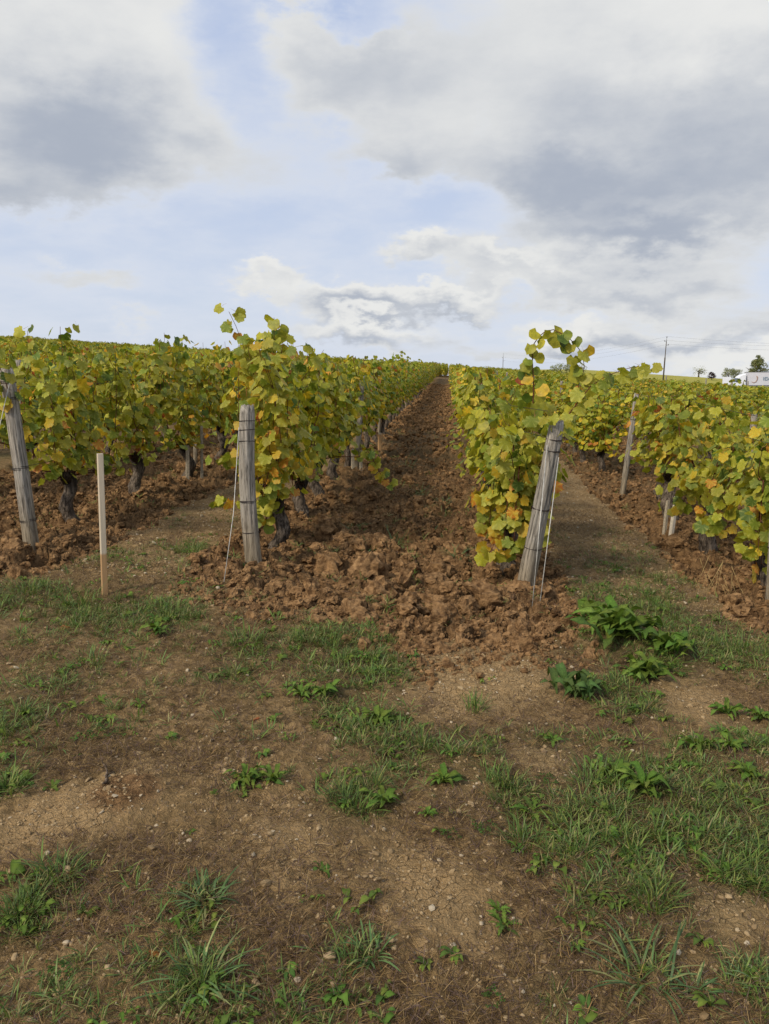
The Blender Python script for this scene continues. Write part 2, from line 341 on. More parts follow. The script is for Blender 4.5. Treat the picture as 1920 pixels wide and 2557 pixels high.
def ground_mat():
    m, q, out = new_mat('soil')
    pos = q.n('ShaderNodeNewGeometry').outputs['Position']
    at = q.n('ShaderNodeAttribute', attribute_name='Col')
    s = q.n('ShaderNodeSeparateColor'); q.l(at.outputs['Color'], s.inputs[0])
    pl, gr, br = s.outputs
    n1 = q.noise(pos, 3.0, 6, .6); n2 = q.noise(pos, 22, 6, .65); n3 = q.noise(pos, 110, 4, .7)
    # ploughed clay
    c1 = q.mix(q.ss(n2, .33, .70), PL1, PL2)
    c1 = q.mix(q.m('MULTIPLY', q.ss(n1, .42, .66), .6), c1, PL3)
    c1 = q.mix(q.ss(n3, .55, .8, 0, .35), c1, (.34, .215, .11, 1))
    sy0 = q.n('ShaderNodeSeparateXYZ'); q.l(pos, sy0.inputs[0])
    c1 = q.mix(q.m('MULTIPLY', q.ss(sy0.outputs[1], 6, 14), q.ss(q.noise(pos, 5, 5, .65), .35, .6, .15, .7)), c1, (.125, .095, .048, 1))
    # trodden headland
    c2 = q.mix(q.ss(n2, .35, .68), HD1, HD2)
    c2 = q.mix(q.m('MULTIPLY', q.ss(n1, .40, .62), .55), c2, HD3)
    c3 = q.mix(q.ss(n3, .35, .7), BR1, BR2)
    c2 = q.mix(q.m('MULTIPLY', br, .85), c2, c3)
    vo = q.n('ShaderNodeTexVoronoi'); vo.inputs['Scale'].default_value = 75; q.l(pos, vo.inputs['Vector'])
    sepv = q.n('ShaderNodeSeparateColor'); q.l(vo.outputs['Color'], sepv.inputs[0])
    peb = q.m('MULTIPLY', q.ss(vo.outputs['Distance'], .22, .34, 1, 0), q.ss(sepv.outputs[0], .82, .9))
    c2 = q.mix(q.m('MULTIPLY', peb, .7), c2, (.36, .28, .19, 1))
    c2 = q.mix(q.m('MULTIPLY', gr, .5), c2, (.075, .085, .03, 1))
    plw = q.ss(q.m('ADD', pl, q.m('MULTIPLY', q.m('SUBTRACT', n2, .5), .5)), .3, .65)
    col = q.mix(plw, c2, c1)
    # cracks in the bare earth
    vc = q.n('ShaderNodeTexVoronoi', feature='DISTANCE_TO_EDGE'); vc.inputs['Scale'].default_value = 24
    q.l(q.vm('ADD', pos, q.vm('SCALE', q.noise(pos, 14, 3, color=True), scale=.05)), vc.inputs['Vector'])
    crack = q.m('MULTIPLY', q.ss(vc.outputs['Distance'], .0, .035, 1, 0), q.ss(q.m('ADD', br, q.m('MULTIPLY', n1, 1.6)), 1.35, 1.9))
    col = q.mix(q.m('MULTIPLY', crack, .35), col, (.05, .032, .018, 1))
    # far fields: yellowing vines as one cover
    sy = q.n('ShaderNodeSeparateXYZ'); q.l(pos, sy.inputs[0])
    far = q.ss(sy.outputs[1], 196, 205)
    fc = q.mix(q.ss(q.noise(pos, .25, 6, .7), .35, .65), (.27, .26, .045, 1), (.38, .33, .07, 1))
    col = q.mix(far, col, fc)
    hh = q.m('ADD', q.m('MULTIPLY', n2, .6), q.m('MULTIPLY', n3, .25))
    hh = q.m('ADD', hh, q.m('MULTIPLY', q.noise(pos, 55, 4, .7), .4))
    hh = q.m('SUBTRACT', hh, q.m('MULTIPLY', crack, .35))
    hh = q.m('ADD', hh, q.m('MULTIPLY', peb, .2))
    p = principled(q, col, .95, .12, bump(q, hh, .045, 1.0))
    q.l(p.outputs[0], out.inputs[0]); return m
PL1, PL2, PL3 = (.092, .048, .020, 1), (.36, .212, .094, 1), (.205, .114, .047, 1)
HD1, HD2, HD3 = (.140, .088, .035, 1), (.43, .280, .128, 1), (.190, .126, .054, 1)
BR1, BR2 = (.35, .225, .100, 1), (.55, .375, .185, 1)
M_SOIL = ground_mat()

def leaf_mat(name, transl=.35, rough=.5, hue=.0, spec=.3):
    m, q, out = new_mat(name)
    at = q.n('ShaderNodeAttribute', attribute_name='Col').outputs['Color']
    tcn = q.n('ShaderNodeTexCoord').outputs['Object']
    n = q.noise(tcn, 26, 4, .6)
    oi = q.n('ShaderNodeObjectInfo').outputs['Random']
    c = q.mix(1.0, at, q.mix(q.ss(n, .3, .7), (.60, .62, .6, 1), (1.08, 1.06, .98, 1)), 'MULTIPLY')
    hs = q.n('ShaderNodeHueSaturation')
    q.val(hs.inputs['Hue'], q.m('ADD', .5 - hue / 2, q.m('MULTIPLY', oi, hue)))
    q.val(hs.inputs['Value'], q.m('ADD', .86, q.m('MULTIPLY', oi, .28)))
    hs.inputs['Saturation'].default_value = 1.0
    q.l(c, hs.inputs['Color'])
    col = hs.outputs[0]
    p = principled(q, col, rough, spec, bump(q, n, .004, .5))
    t = q.n('ShaderNodeBsdfTranslucent')
    q.l(q.mix(1.0, col, (1.25, 1.25, .8, 1), 'MULTIPLY'), t.inputs[0])
    mx = q.n('ShaderNodeMixShader'); mx.inputs[0].default_value = transl
    q.l(p.outputs[0], mx.inputs[1]); q.l(t.outputs[0], mx.inputs[2])
    q.l(mx.outputs[0], out.inputs[0]); return m
M_LEAF = leaf_mat('vine_leaf', .36, .5, .015)
M_GRASS = leaf_mat('grass_blade', .25, .5, .01)
M_WEED = leaf_mat('weed_leaf', .28, .62, .04, .15)
M_STRAW = leaf_mat('dry_straw', .15, .8, .0, .1)

def bark_mat(name, d, l, sc=(26, 26, 5)):
    m, q, out = new_mat(name)
    at = q.n('ShaderNodeAttribute', attribute_name='Col').outputs['Color']
    pos = q.n('ShaderNodeTexCoord').outputs['Object']
    v = q.vm('MULTIPLY', pos, sc)
    n = q.noise(v, 2.2, 8, .65, .6); n2 = q.noise(pos, 60, 4, .6)
    c = q.mix(q.ss(n, .36, .66), d, l)
    c = q.mix(q.ss(n2, .5, .8, 0, .4), c, l)
    c = q.mix(1.0, c, at, 'MULTIPLY')
    h = q.m('ADD', n, q.m('MULTIPLY', n2, .25))
    p = principled(q, c, .92, .15, bump(q, h, .03, 1.0))
    q.l(p.outputs[0], out.inputs[0]); return m
M_BARK = bark_mat('vine_bark', (.035, .026, .019, 1), (.24, .19, .14, 1))
M_CANE = bark_mat('cane_bark', (.09, .028, .016, 1), (.19, .075, .04, 1))
M_TREEBARK = bark_mat('tree_bark', (.05, .04, .03, 1), (.14, .12, .09, 1))

def post_mat(name, a, c_, foot):
    m, q, out = new_mat(name)
    pos = q.n('ShaderNodeTexCoord').outputs['Object']
    v = q.vm('MULTIPLY', pos, (60, 60, 3.2))
    g = q.noise(v, 1.0, 8, .68, .35)
    g2 = q.noise(q.vm('MULTIPLY', pos, (150, 150, 7)), 1.0, 4, .6, .3)
    bl = q.noise(q.vm('MULTIPLY', pos, (9, 9, 4)), 1.0, 5, .6)
    c = q.mix(q.ss(g, .30, .64), a, c_)
    c = q.mix(q.ss(g2, .30, .44, .75, 0), c, (.035, .03, .025, 1))
    c = q.mix(q.ss(bl, .50, .72, 0, .35), c, (.42, .40, .34, 1))
    sz = q.n('ShaderNodeSeparateXYZ'); q.l(pos, sz.inputs[0])
    ft = q.ss(q.m('ADD', sz.outputs[2], q.m('MULTIPLY', q.m('SUBTRACT', bl, .5), .25)), .12, .5, .7, 0)
    c = q.mix(ft, c, q.mix(q.ss(g, .3, .7), (.11, .08, .045, 1), foot))
    h = q.m('ADD', q.m('MULTIPLY', g, 1.0), q.m('MULTIPLY', q.ss(g2, .28, .46), .5))
    p = principled(q, c, .9, .15, bump(q, h, .012, 1.0))
    q.l(p.outputs[0], out.inputs[0]); return m
M_POST = post_mat('weathered_post', (.115, .10, .078, 1), (.42, .375, .305, 1), (.30, .235, .14, 1))
def simple(name, col, rough=.7, spec=.3, metal=0.0, nsc=40, amt=.25, bd=.0):
    m, q, out = new_mat(name)
    pos = q.n('ShaderNodeTexCoord').outputs['Object']
    n = q.noise(pos, nsc, 5, .6)
    c = q.mix(q.ss(n, .3, .7), tuple(v * (1 - amt) for v in col[:3]) + (1,), tuple(min(1, v * (1 + amt)) for v in col[:3]) + (1,))
    p = principled(q, c, rough, spec, bump(q, n, bd) if bd else None, metal)
    q.l(p.outputs[0], out.inputs[0]); return m
M_WIRE = simple('rusty_wire', (.045, .034, .028), .7, .3, .3)
M_GUY = simple('galvanised_wire', (.50, .48, .42), .5, .5, .3)
M_PEB = simple('limestone', (.40, .32, .21), .9, .1, 0, 60, .2)
M_CLOD = None
def clod_mat():
    m, q, out = new_mat('clod_earth')
    pos = q.n('ShaderNodeNewGeometry').outputs['Position']
    oi = q.n('ShaderNodeObjectInfo').outputs['Random']
    n2 = q.noise(pos, 22, 6, .65); n3 = q.noise(pos, 90, 4, .7)
    c1 = q.mix(q.ss(n2, .33, .70), PL1, PL2)
    c1 = q.mix(q.ss(n3, .55, .8, 0, .4), c1, (.34, .215, .11, 1))
    p = principled(q, c1, .95, .12, bump(q, q.m('ADD', n2, q.m('MULTIPLY', n3, .4)), .02))
    q.l(p.outputs[0], out.inputs[0]); return m
M_CLOD = clod_mat()
def crumb_mat():
    m, q, out = new_mat('dry_crumb')
    oi = q.n('ShaderNodeObjectInfo').outputs['Random']
    c = q.mix(q.ss(oi, .0, .85), (.21, .14, .068, 1), (.36, .26, .14, 1))
    c = q.mix(q.ss(oi, .93, .97), c, (.42, .35, .24, 1))
    p = principled(q, c, .95, .12)
    q.l(p.outputs[0], out.inputs[0]); return m
M_CRUMB = crumb_mat()
def stake_mat():
    m, q, out = new_mat('sawn_stake')
    pos = q.n('ShaderNodeTexCoord').outputs['Object']
    g = q.noise(q.vm('MULTIPLY', pos, (70, 70, 5)), 1.0, 5, .6, .3)
    sz = q.n('ShaderNodeSeparateXYZ'); q.l(pos, sz.inputs[0])
    f = q.ss(q.m('ADD', sz.outputs[2], q.m('MULTIPLY', g, .03)), .325, .345)
    c = q.mix(f, q.mix(g, (.33, .19, .085, 1), (.46, .29, .14, 1)), q.mix(g, (.44, .36, .25, 1), (.60, .51, .37, 1)))
    p = principled(q, c, .75, .2, bump(q, g, .002))
    q.l(p.outputs[0], out.inputs[0]); return m
M_STAKE = stake_mat()
M_PALE = simple('pale_sawn_wood', (.50, .44, .34), .8, .2, 0, 50, .15)
M_GREYW = simple('greyed_stake', (.33, .28, .20), .85, .2, 0, 50, .3)

# ------------------------------------------------------------------ ground sheet (finer near the viewer's path)
def ground():
    apex = -1.6
    r = [.25]
    while r[-1] < 900:
        y = r[-1] + apex
        st = .0027 if 1.2 < y < 6.8 else (.0045 if y < 14 else .018)
        if y < 1.2: st = .02
        r.append(r[-1] * (1 + st))
    r = np.array(r)
    u = np.concatenate([np.linspace(-3.2, -.7, 50)[:-1], np.linspace(-.7, -.47, 50)[:-1], np.linspace(-.47, .37, 470)[:-1], np.linspace(.37, .62, 50)[:-1], np.linspace(.62, 3.2, 50)])
    U, Rr = np.meshgrid(u, r)
    X = U * Rr; Y = Rr + apex
    Zz = height(X, Y)
    n, k = X.shape
    V = np.stack([X, Y, Zz], -1).reshape(-1, 3)
    i = np.arange(n * k).reshape(n, k)
    Q = np.stack([i[:-1, :-1], i[:-1, 1:], i[1:, 1:], i[1:, :-1]], -1).reshape(-1, 4)
    m = bpy.data.meshes.new('ground')
    m.vertices.add(len(V)); m.vertices.foreach_set('co', V.astype(np.float32).ravel())
    m.loops.add(len(Q) * 4); m.loops.foreach_set('vertex_index', Q.astype(np.int32).ravel())
    m.polygons.add(len(Q)); m.polygons.foreach_set('loop_start', np.arange(0, 4 * len(Q), 4, dtype=np.int32))
    m.polygons.foreach_set('use_smooth', np.ones(len(Q), bool))
    m.update(calc_edges=True)
    at = m.color_attributes.new('Col', 'FLOAT_COLOR', 'POINT')
    c = np.ones((len(V), 4), np.float32)
    x, y = V[:, 0], V[:, 1]
    c[:, 0] = np.clip(plow(x, y) + np.exp(-(((x + 1.08) / .15) ** 2 + ((y - 2.42) / .15) ** 2)) * .9, 0, 1)
    c[:, 1] = np.clip(gsum(GREEN, x, y) + .25 * vnoise(x * 3, y * 3, 71), 0, 1)
    strips = ((x > .7) & (x < 1.9) & (y > 5.2)) | ((x > -2.7) & (x < -1.6) & (y > 5.4))
    c[:, 2] = np.clip(gsum(BARE, x, y) + .75 * strips + .5 * vnoise(x * 2, y * 2, 72), 0, 1)
    at.data.foreach_set('color', c.ravel())
    m.materials.append(M_SOIL)
    o = bpy.data.objects.new('ground', m); link(o)
    tag(o, 'bare tan headland with brown ploughed lanes rising between the vine rows', 'ground', kind='structure')
    print('ground tris', 2 * len(Q))
ground()

# ------------------------------------------------------------------ scatter by geometry nodes (only for what nobody could count)
def scatter(name, sources, P, rot, scl, label, cat):
    m = bpy.data.meshes.new(name)
    m.from_pydata(np.asarray(P).tolist(), [], [])
    a = m.attributes.new('rot', 'FLOAT_VECTOR', 'POINT'); a.data.foreach_set('vector', np.asarray(rot, np.float32).ravel())
    scl = np.asarray(scl, np.float32)
    if scl.ndim == 1: scl = np.stack([scl] * 3, -1)
    a = m.attributes.new('scl', 'FLOAT_VECTOR', 'POINT'); a.data.foreach_set('vector', scl.ravel())
    o = bpy.data.objects.new(name, m); link(o)
    g = bpy.data.node_groups.new(name + '_nodes', 'GeometryNodeTree')
    g.interface.new_socket('Geometry', in_out='INPUT', socket_type='NodeSocketGeometry')
    g.interface.new_socket('Geometry', in_out='OUTPUT', socket_type='NodeSocketGeometry')
    q = NB(g)
    gi = q.n('NodeGroupInput'); go = q.n('NodeGroupOutput')
    jn = q.n('GeometryNodeJoinGeometry')
    for s in sources:
        oi = q.n('GeometryNodeObjectInfo'); oi.inputs['Object'].default_value = s; oi.inputs['As Instance'].default_value = True
        q.l(oi.outputs['Geometry'], jn.inputs[0])
    ip = q.n('GeometryNodeInstanceOnPoints')
    q.l(gi.outputs[0], ip.inputs['Points']); q.l(jn.outputs[0], ip.inputs['Instance'])
    ip.inputs['Pick Instance'].default_value = True
    rv = q.n('FunctionNodeRandomValue', data_type='INT'); rv.inputs[4].default_value = 0; rv.inputs[5].default_value = len(sources) - 1
    q.l(rv.outputs[2], ip.inputs['Instance Index'])
    na = q.n('GeometryNodeInputNamedAttribute', data_type='FLOAT_VECTOR'); na.inputs[0].default_value = 'rot'
    nb_ = q.n('GeometryNodeInputNamedAttribute', data_type='FLOAT_VECTOR'); nb_.inputs[0].default_value = 'scl'
    er = q.n('FunctionNodeEulerToRotation'); q.l(na.outputs[0], er.inputs[0])
    q.l(er.outputs[0], ip.inputs['Rotation']); q.l(nb_.outputs[0], ip.inputs['Scale'])
    q.l(ip.outputs[0], go.inputs[0])
    md = o.modifiers.new('scatter', 'NODES'); md.node_group = g
    tag(o, label, cat, kind='stuff')
    return o
def source(name, mesh):
    return bpy.data.objects.new(name, mesh)      # not linked: only its mesh is instanced

# ------------------------------------------------------------------ clods, crumbs
def lump(seed, sub=3, rough=.28, flat=.75):
    import bmesh
    from mathutils import noise
    bm = bmesh.new(); bmesh.ops.create_icosphere(bm, subdivisions=sub, radius=1)
    off = Vector((seed * 7.3, seed * 3.1, seed * 1.7))
    rs = random.Random(seed)
    cuts = [(Vector((rs.gauss(0, 1), rs.gauss(0, 1), rs.gauss(0, 1))).normalized(), rs.uniform(.45, .8)) for _ in range(7)]
    for v in bm.verts:
        p = v.co.copy(); d = p.normalized()
        for n, k in cuts:
            e = p.dot(n) - k
            if e > 0: p -= n * e * .9
        p += d * (noise.noise(d * 1.6 + off) * rough * 1.2 + noise.noise(d * 4.2 + off) * rough * .7 + noise.noise(d * 9 + off) * rough * .45)
        p.z *= flat
        v.co = p
    m = bpy.data.meshes.new('clod'); bm.to_mesh(m); bm.free()
    return m
clod_src = []
for s in range(7):
    m = lump(s + 1, 3, .34, random.Random(s).uniform(.55, .85)); m.materials.append(M_CLOD); clod_src.append(source('clod_source', m))
crumb_src = []
for s in range(5):
    m = lump(s + 40, 1, .3, .7); m.materials.append(M_CRUMB); crumb_src.append(source('crumb_source', m))
smallclod_src = []
for s in range(5):
    m = lump(s + 60, 2, .34, .75); m.materials.append(M_CLOD); smallclod_src.append(source('small_clod_source', m))
rg = np.random.default_rng(5)
def sample(n, x0, x1, y0, y1, dens, pw=1.0):
    x = rg.uniform(x0, x1, n); y = y0 * (y1 / y0) ** (rg.uniform(0, 1, n) ** pw)
    k = rg.uniform(0, 1, n) < dens(x, y)
    x, y = x[k], y[k]
    return x, y
def inview(x, y, mg=.12): return (x / np.maximum(y, .1) > -.60 - mg) & (x / np.maximum(y, .1) < .42 + mg)
x, y = sample(26000, -6, 5, 3.7, 22, lambda x, y: (plow(x, y) > .5) * inview(x, y))
sz = np.exp(rg.normal(-3.75, .5, len(x))).clip(.008, .10)
big = np.array([(a[0], a[1]) for a in CLODS]); bs = np.array([a[2] * .62 for a in CLODS])
bx_, by_ = rg.uniform(-1.2, .75, 110), rg.uniform(4.3, 6.6, 110)
big = np.concatenate([big, np.stack([bx_, by_], -1)]); bs = np.concatenate([bs, np.exp(rg.normal(-2.8, .4, 110)).clip(.03, .14)])
x = np.concatenate([x, big[:, 0]]); y = np.concatenate([y, big[:, 1]]); sz = np.concatenate([sz, bs])
zz = height(x, y) + sz * rg.uniform(-.25, .25, len(x))
rot = np.stack([rg.normal(0, .5, len(x)), rg.normal(0, .5, len(x)), rg.uniform(0, 6.3, len(x))], -1)
scl = sz[:, None] * rg.uniform(.7, 1.3, (len(x), 3))
xe, ye = sample(60000, -4.2, 3, 3.8, 9, lambda x, y: (plow(x, y) > .03) * (plow(x, y) < .97) * inview(x, y) * .9)
se = np.exp(rg.normal(-4.1, .5, len(xe))).clip(.006, .07)
x = np.concatenate([x, xe]); y = np.concatenate([y, ye]); sz = np.concatenate([sz, se]); zz = np.concatenate([zz, height(xe, ye) + se * .2])
rot = np.stack([rg.normal(0, .5, len(x)), rg.normal(0, .5, len(x)), rg.uniform(0, 6.3, len(x))], -1); scl = sz[:, None] * rg.uniform(.7, 1.3, (len(x), 3))
scatter('soil_clods', clod_src, np.stack([x, y, zz], -1), rot, scl, 'brown clods of earth turned up by the plough between the vine rows', 'soil clods')
x, y = sample(60000, -6, 5, 3.6, 12, lambda x, y: (plow(x, y) > .35) * inview(x, y))
sz = np.exp(rg.normal(-4.75, .45, len(x))).clip(.003, .03)
rot = np.stack([rg.normal(0, .5, len(x)), rg.normal(0, .5, len(x)), rg.uniform(0, 6.3, len(x))], -1)
scatter('soil_crumbs', smallclod_src, np.stack([x, y, height(x, y) + sz * .3], -1), rot, sz[:, None] * rg.uniform(.7, 1.3, (len(x), 3)), 'fine crumbs of brown soil lying on the ploughed lanes', 'soil crumbs')
x, y = sample(16000, -8, 5, 18, 60, lambda x, y: (plow(x, y) > .5) * inview(x, y, .02) * (np.abs(x + .45) < 1.2))
sz = rg.uniform(.03, .11, len(x)); rot = rg.uniform(0, 6.3, (len(x), 3))
scatter('far_soil_clods', smallclod_src, np.stack([x, y, height(x, y)], -1), rot, sz, 'clods further up the ploughed lane', 'soil clods')
x, y = sample(60000, -4.0, 3, 3.2, 6.5, lambda x, y: (plow(x, y) < .5) * inview(x, y) * np.clip(plow(x, y + .45) + .5 * plow(x, y + .2), 0, 1) * np.clip(.35 + 1.3 * vnoise(x * 3, y * 3, 77), 0, 1) * .7)
sz = np.exp(rg.normal(-4.75, .6, len(x))).clip(.003, .05); rot = rg.uniform(0, 6.3, (len(x), 3))
scatter('spilled_crumbs', smallclod_src, np.stack([x, y, height(x, y) + sz * .2], -1), rot, sz, 'crumbs of brown soil spilled from the ploughed lanes onto the headland', 'soil crumbs')
flake_src = []
for s in range(4):
    m = lump(s + 90, 1, .25, .35); m.materials.append(M_PEB); flake_src.append(source('flake_source', m))
x, y = sample(9000, -3, 2.2, 2.2, 16, lambda x, y: (plow(x, y) < .4) * inview(x, y) * np.clip(.05 + .75 * (y > 5) + .22 * gsum(BARE, x, y), 0, 1))
sz = np.exp(rg.normal(-5.1, .4, len(x))).clip(.003, .016)
scatter('pale_gravel', flake_src, np.stack([x, y, height(x, y) + sz * .3], -1), rg.uniform(-.4, .4, (len(x), 3)) * [1, 1, 8], sz, 'pale limestone flakes scattered on the unploughed strips', 'gravel')
x, y = sample(110000, -4, 3.2, 1.1, 16, lambda x, y: (plow(x, y) < .5) * inview(x, y) * (.45 + .55 * np.clip(gsum(BARE, x, y), 0, 1) + .3 * vnoise(x * 4, y * 4, 9) + .5 * (y > 5.2)))
sz = np.exp(rg.normal(-5.6, .5, len(x))).clip(.0015, .018) * (1 + .5 * (y > 5))
rot = np.stack([rg.normal(0, .5, len(x)), rg.normal(0, .5, len(x)), rg.uniform(0, 6.3, len(x))], -1)
scatter('gravel', crumb_src, np.stack([x, y, height(x, y) + sz * .2], -1), rot, sz[:, None] * rg.uniform(.7, 1.3, (len(x), 3)), 'small dry crumbs and pale gravel scattered over the trodden headland', 'gravel')

# ------------------------------------------------------------------ grass tufts and dry thatch
def srgb(r, g, b_):
    return tuple(((c / 255) / 12.92 if c / 255 <= .04045 else (((c / 255) + .055) / 1.055) ** 2.4) for c in (r, g, b_))
def blade(geo, p, az_, ln, w, lean, col, rs, segs=3, droop=1.0):
    d = np.array([math.cos(az_), math.sin(az_), 0]); side = np.array([-d[1], d[0], 0])
    pts = []; ang = lean; q = np.array(p, float)
    pts.append(q.copy())
    for i in range(segs):
        st = ln / segs
        q = q + st * (d * math.sin(ang) + np.array([0, 0, 1]) * math.cos(ang)); pts.append(q.copy())
        ang += droop * rs.uniform(.15, .55)
    V = []; F = []
    for i, a in enumerate(pts[:-1]):
        ww = w * (1 - .25 * i / segs) * (.7 if i == 0 else 1)
        V += [a - side * ww / 2, a + side * ww / 2]
    V.append(pts[-1])
    for i in range(segs - 1):
        F += [(2 * i, 2 * i + 1, 2 * i + 3, 2 * i + 2)]
    F += [(2 * segs - 2, 2 * segs - 1, 2 * segs)]
    k = rs.uniform(.75, 1.25)
    geo.add(V, F, np.array(col) * k)
def tuft(seed, n, ln, w, spread, lean0, lean1, cols, droop=1.0, segs=3):
    rs = random.Random(seed); g = Geo()
    for i in range(n):
        a = rs.uniform(0, 2 * PI); r = spread * math.sqrt(rs.random())
        blade(g, (math.cos(a) * r, math.sin(a) * r, -.004), a + rs.gauss(0, .7), ln * rs.uniform(.5, 1.1), w * rs.uniform(.7, 1.2), rs.uniform(lean0, lean1), rs.choice(cols), rs, segs, droop)
    return g
GC = [srgb(94, 120, 52), srgb(112, 134, 62), srgb(78, 104, 50), srgb(128, 136, 68), srgb(100, 126, 66)]
GC2 = GC + [srgb(160, 150, 100)]
STR = [srgb(146, 118, 76), srgb(116, 92, 62), srgb(164, 138, 98), srgb(96, 76, 54), srgb(122, 98, 70), srgb(84, 66, 48), srgb(122, 102, 96), srgb(98, 80, 74)]
grass_src = [source('grass_source', tuft(s, 15, .062, .0032, .022, .1, 1.1, GC2).mesh('grass_tuft', M_GRASS)) for s in range(6)]
tall_src = [source('tall_grass_source', tuft(20 + s, 26, .115, .0036, .03, .05, .8, GC).mesh('tall_grass_tuft', M_GRASS)) for s in range(4)]
flat_src = [source('low_grass_source', tuft(30 + s, 10, .075, .0042, .02, .7, 1.5, GC2, .5).mesh('low_grass_tuft', M_GRASS)) for s in range(4)]
straw_src = [source('straw_source', tuft(50 + s, 12, .06, .0019, .05, .9, 1.62, STR, .35).mesh('straw_tuft', M_STRAW)) for s in range(6)]
def gdens(x, y):
    g = gsum(GREEN, x, y, 1.0) * (.80 + .20 * sstep(2.0, 2.5, y)); br = gsum(BARE, x, y, 1.15)
    n = fbm(x * 4.5, y * 4.5, 3, 81)
    right = .12 * sstep(.1, .9, x) * sstep(3.3, 2.6, y)
    pl = plow(x, y)
    return np.clip((g * .95 + .10 + right + .95 * n * (g + .3)) - br * .9, 0, 1) * (1 - .93 * pl * (g < .4) - .7 * pl * (g >= .4))
def place(name, srcs, x, y, smin, smax, label, cat, tilt=.12, dz=0):
    n = len(x)
    s = rg.uniform(smin, smax, n) * (1 if 'grass' != cat else np.clip(.42 + .26 * np.asarray(y), .6, 1))
    rot = np.stack([rg.normal(0, tilt, n), rg.normal(0, tilt, n), rg.uniform(0, 6.3, n)], -1)
    scatter(name, srcs, np.stack([x, y, height(x, y) + dz], -1), rot, s, label, cat)
x, y = sample(54000, -4.2, 3.4, 1.15, 7.5, lambda x, y: gdens(x, y) ** 1.3 * inview(x, y) * .95)
place('grass', grass_src, x, y, .35, 1.05, 'short green grass growing in loose patches over the headland', 'grass')
x, y = sample(13000, -4.2, 3.4, 1.15, 7.0, lambda x, y: np.clip(gdens(x, y) - .4, 0, 1) ** 1.2 * inview(x, y) * .5)
place('tall_grass', tall_src, x, y, .4, .95, 'longer green grass standing where the headland patches are thickest', 'grass')
x, y = sample(40000, -4.2, 3.4, 1.15, 7.5, lambda x, y: gdens(x, y) * inview(x, y) * .5)
place('creeping_grass', flat_src, x, y, .5, 1.3, 'flattened green grass blades creeping over the headland soil', 'grass', .2)
x, y = sample(120000, -4.2, 3.4, 1.1, 9.0, lambda x, y: np.clip(.6 + 1.1 * fbm(x * 3, y * 3, 3, 91) - .7 * gsum(BARE, x, y), 0, 1) * inview(x, y) * (1 - .9 * plow(x, y)))
place('dead_grass', straw_src, x, y, .4, 1.1, 'greyish brown dead grass matted over the trodden headland', 'dead grass', .15, .002)
x, y = sample(22000, -6, 5, 4.5, 32, lambda x, y: (plow(x, y) > .5) * inview(x, y) * .8 * np.clip(.4 + 1.6 * vnoise(x * 1.7, y * 1.2, 93), 0, 1))
place('torn_roots', straw_src + flat_src[:2], x, y, .4, 1.2, 'torn dry roots and grass stems caught among the ploughed clods', 'dead grass', .5, .01)

# ------------------------------------------------------------------ vine leaves
def leaf_outline(seed, n=22):
    rs = random.Random(seed)
    lob = [0, R(62 + rs.uniform(-6, 6)), R(-62 + rs.uniform(-6, 6)), R(122), R(-122)]
    amp = [.12, .085, .085, .06, .06]
    pts = []
    for i in range(n):
        t = -PI + (i + .5) * 2 * PI / n
        r = .435 + sum(a * math.exp(-((t - l) / .30) ** 2) for a, l in zip(amp, lob))
        if abs(t) > 2.75: r *= .62
        r += (.026 if i % 2 else -.024) + rs.uniform(-.02, .02)
        pts.append((math.sin(t) * r, -.38 - math.cos(t) * r * .98))     # tip down (-y); petiole joins at the origin
    return pts
def leaf_template(seed, n, stalk=True):
    rs = random.Random(seed * 13 + 1)
    out = leaf_outline(seed, n)
    fold = rs.uniform(.12, .38); curl = rs.uniform(-.35, .25); ph = rs.uniform(0, 6)
    def zf(x, y):
        r2 = x * x + (y + .38) ** 2
        return -fold * abs(x) * .8 + curl * r2 * .7 + .045 * math.sin(7 * x + ph) + .04 * math.sin(6 * y + ph * 2)
    cx, cy = 0, -.30
    V = [(cx, cy, zf(cx, cy) + .02)] + [(x, y, zf(x, y)) for x, y in out]
    F = [(0, 1 + i, 1 + (i + 1) % n) for i in range(n)]
    edge = [0] + [1] * n
    if stalk:      # the five main veins run out to the lobes
        for lo in (0, 62, -62, 118, -118):
            i = int(round((R(lo) + PI) / (2 * PI) * n - .5)) % n; edge[1 + i] = 2
    if stalk:
        k = len(V)
        V += [(-.014, -.02, 0), (.014, -.02, 0), (0, .5, -.12)]
        F += [(k, k + 1, k + 2)]; edge += [-1, -1, -1]
    return np.array(V, float), np.array(F), np.array(edge)
CLS = {  # centre colour, edge colour
    'dark': (srgb(92, 116, 42), srgb(104, 124, 46)),
    'green': (srgb(126, 140, 44), srgb(142, 152, 50)),
    'olive': (srgb(152, 154, 48), srgb(172, 164, 54)),
    'lime': (srgb(172, 168, 48), srgb(192, 180, 58)),
    'yellow': (srgb(205, 178, 52), srgb(218, 176, 52)),
    'amber': (srgb(212, 160, 54), srgb(200, 118, 48)),
    'rust': (srgb(188, 118, 56), srgb(150, 68, 42)),
    'brown': (srgb(170, 130, 84), srgb(150, 106, 66)),
}
CN = list(CLS)
LW = dict(dark=.09, green=.23, olive=.32, lime=.24, yellow=.08, amber=.012, rust=.003, brown=.002)
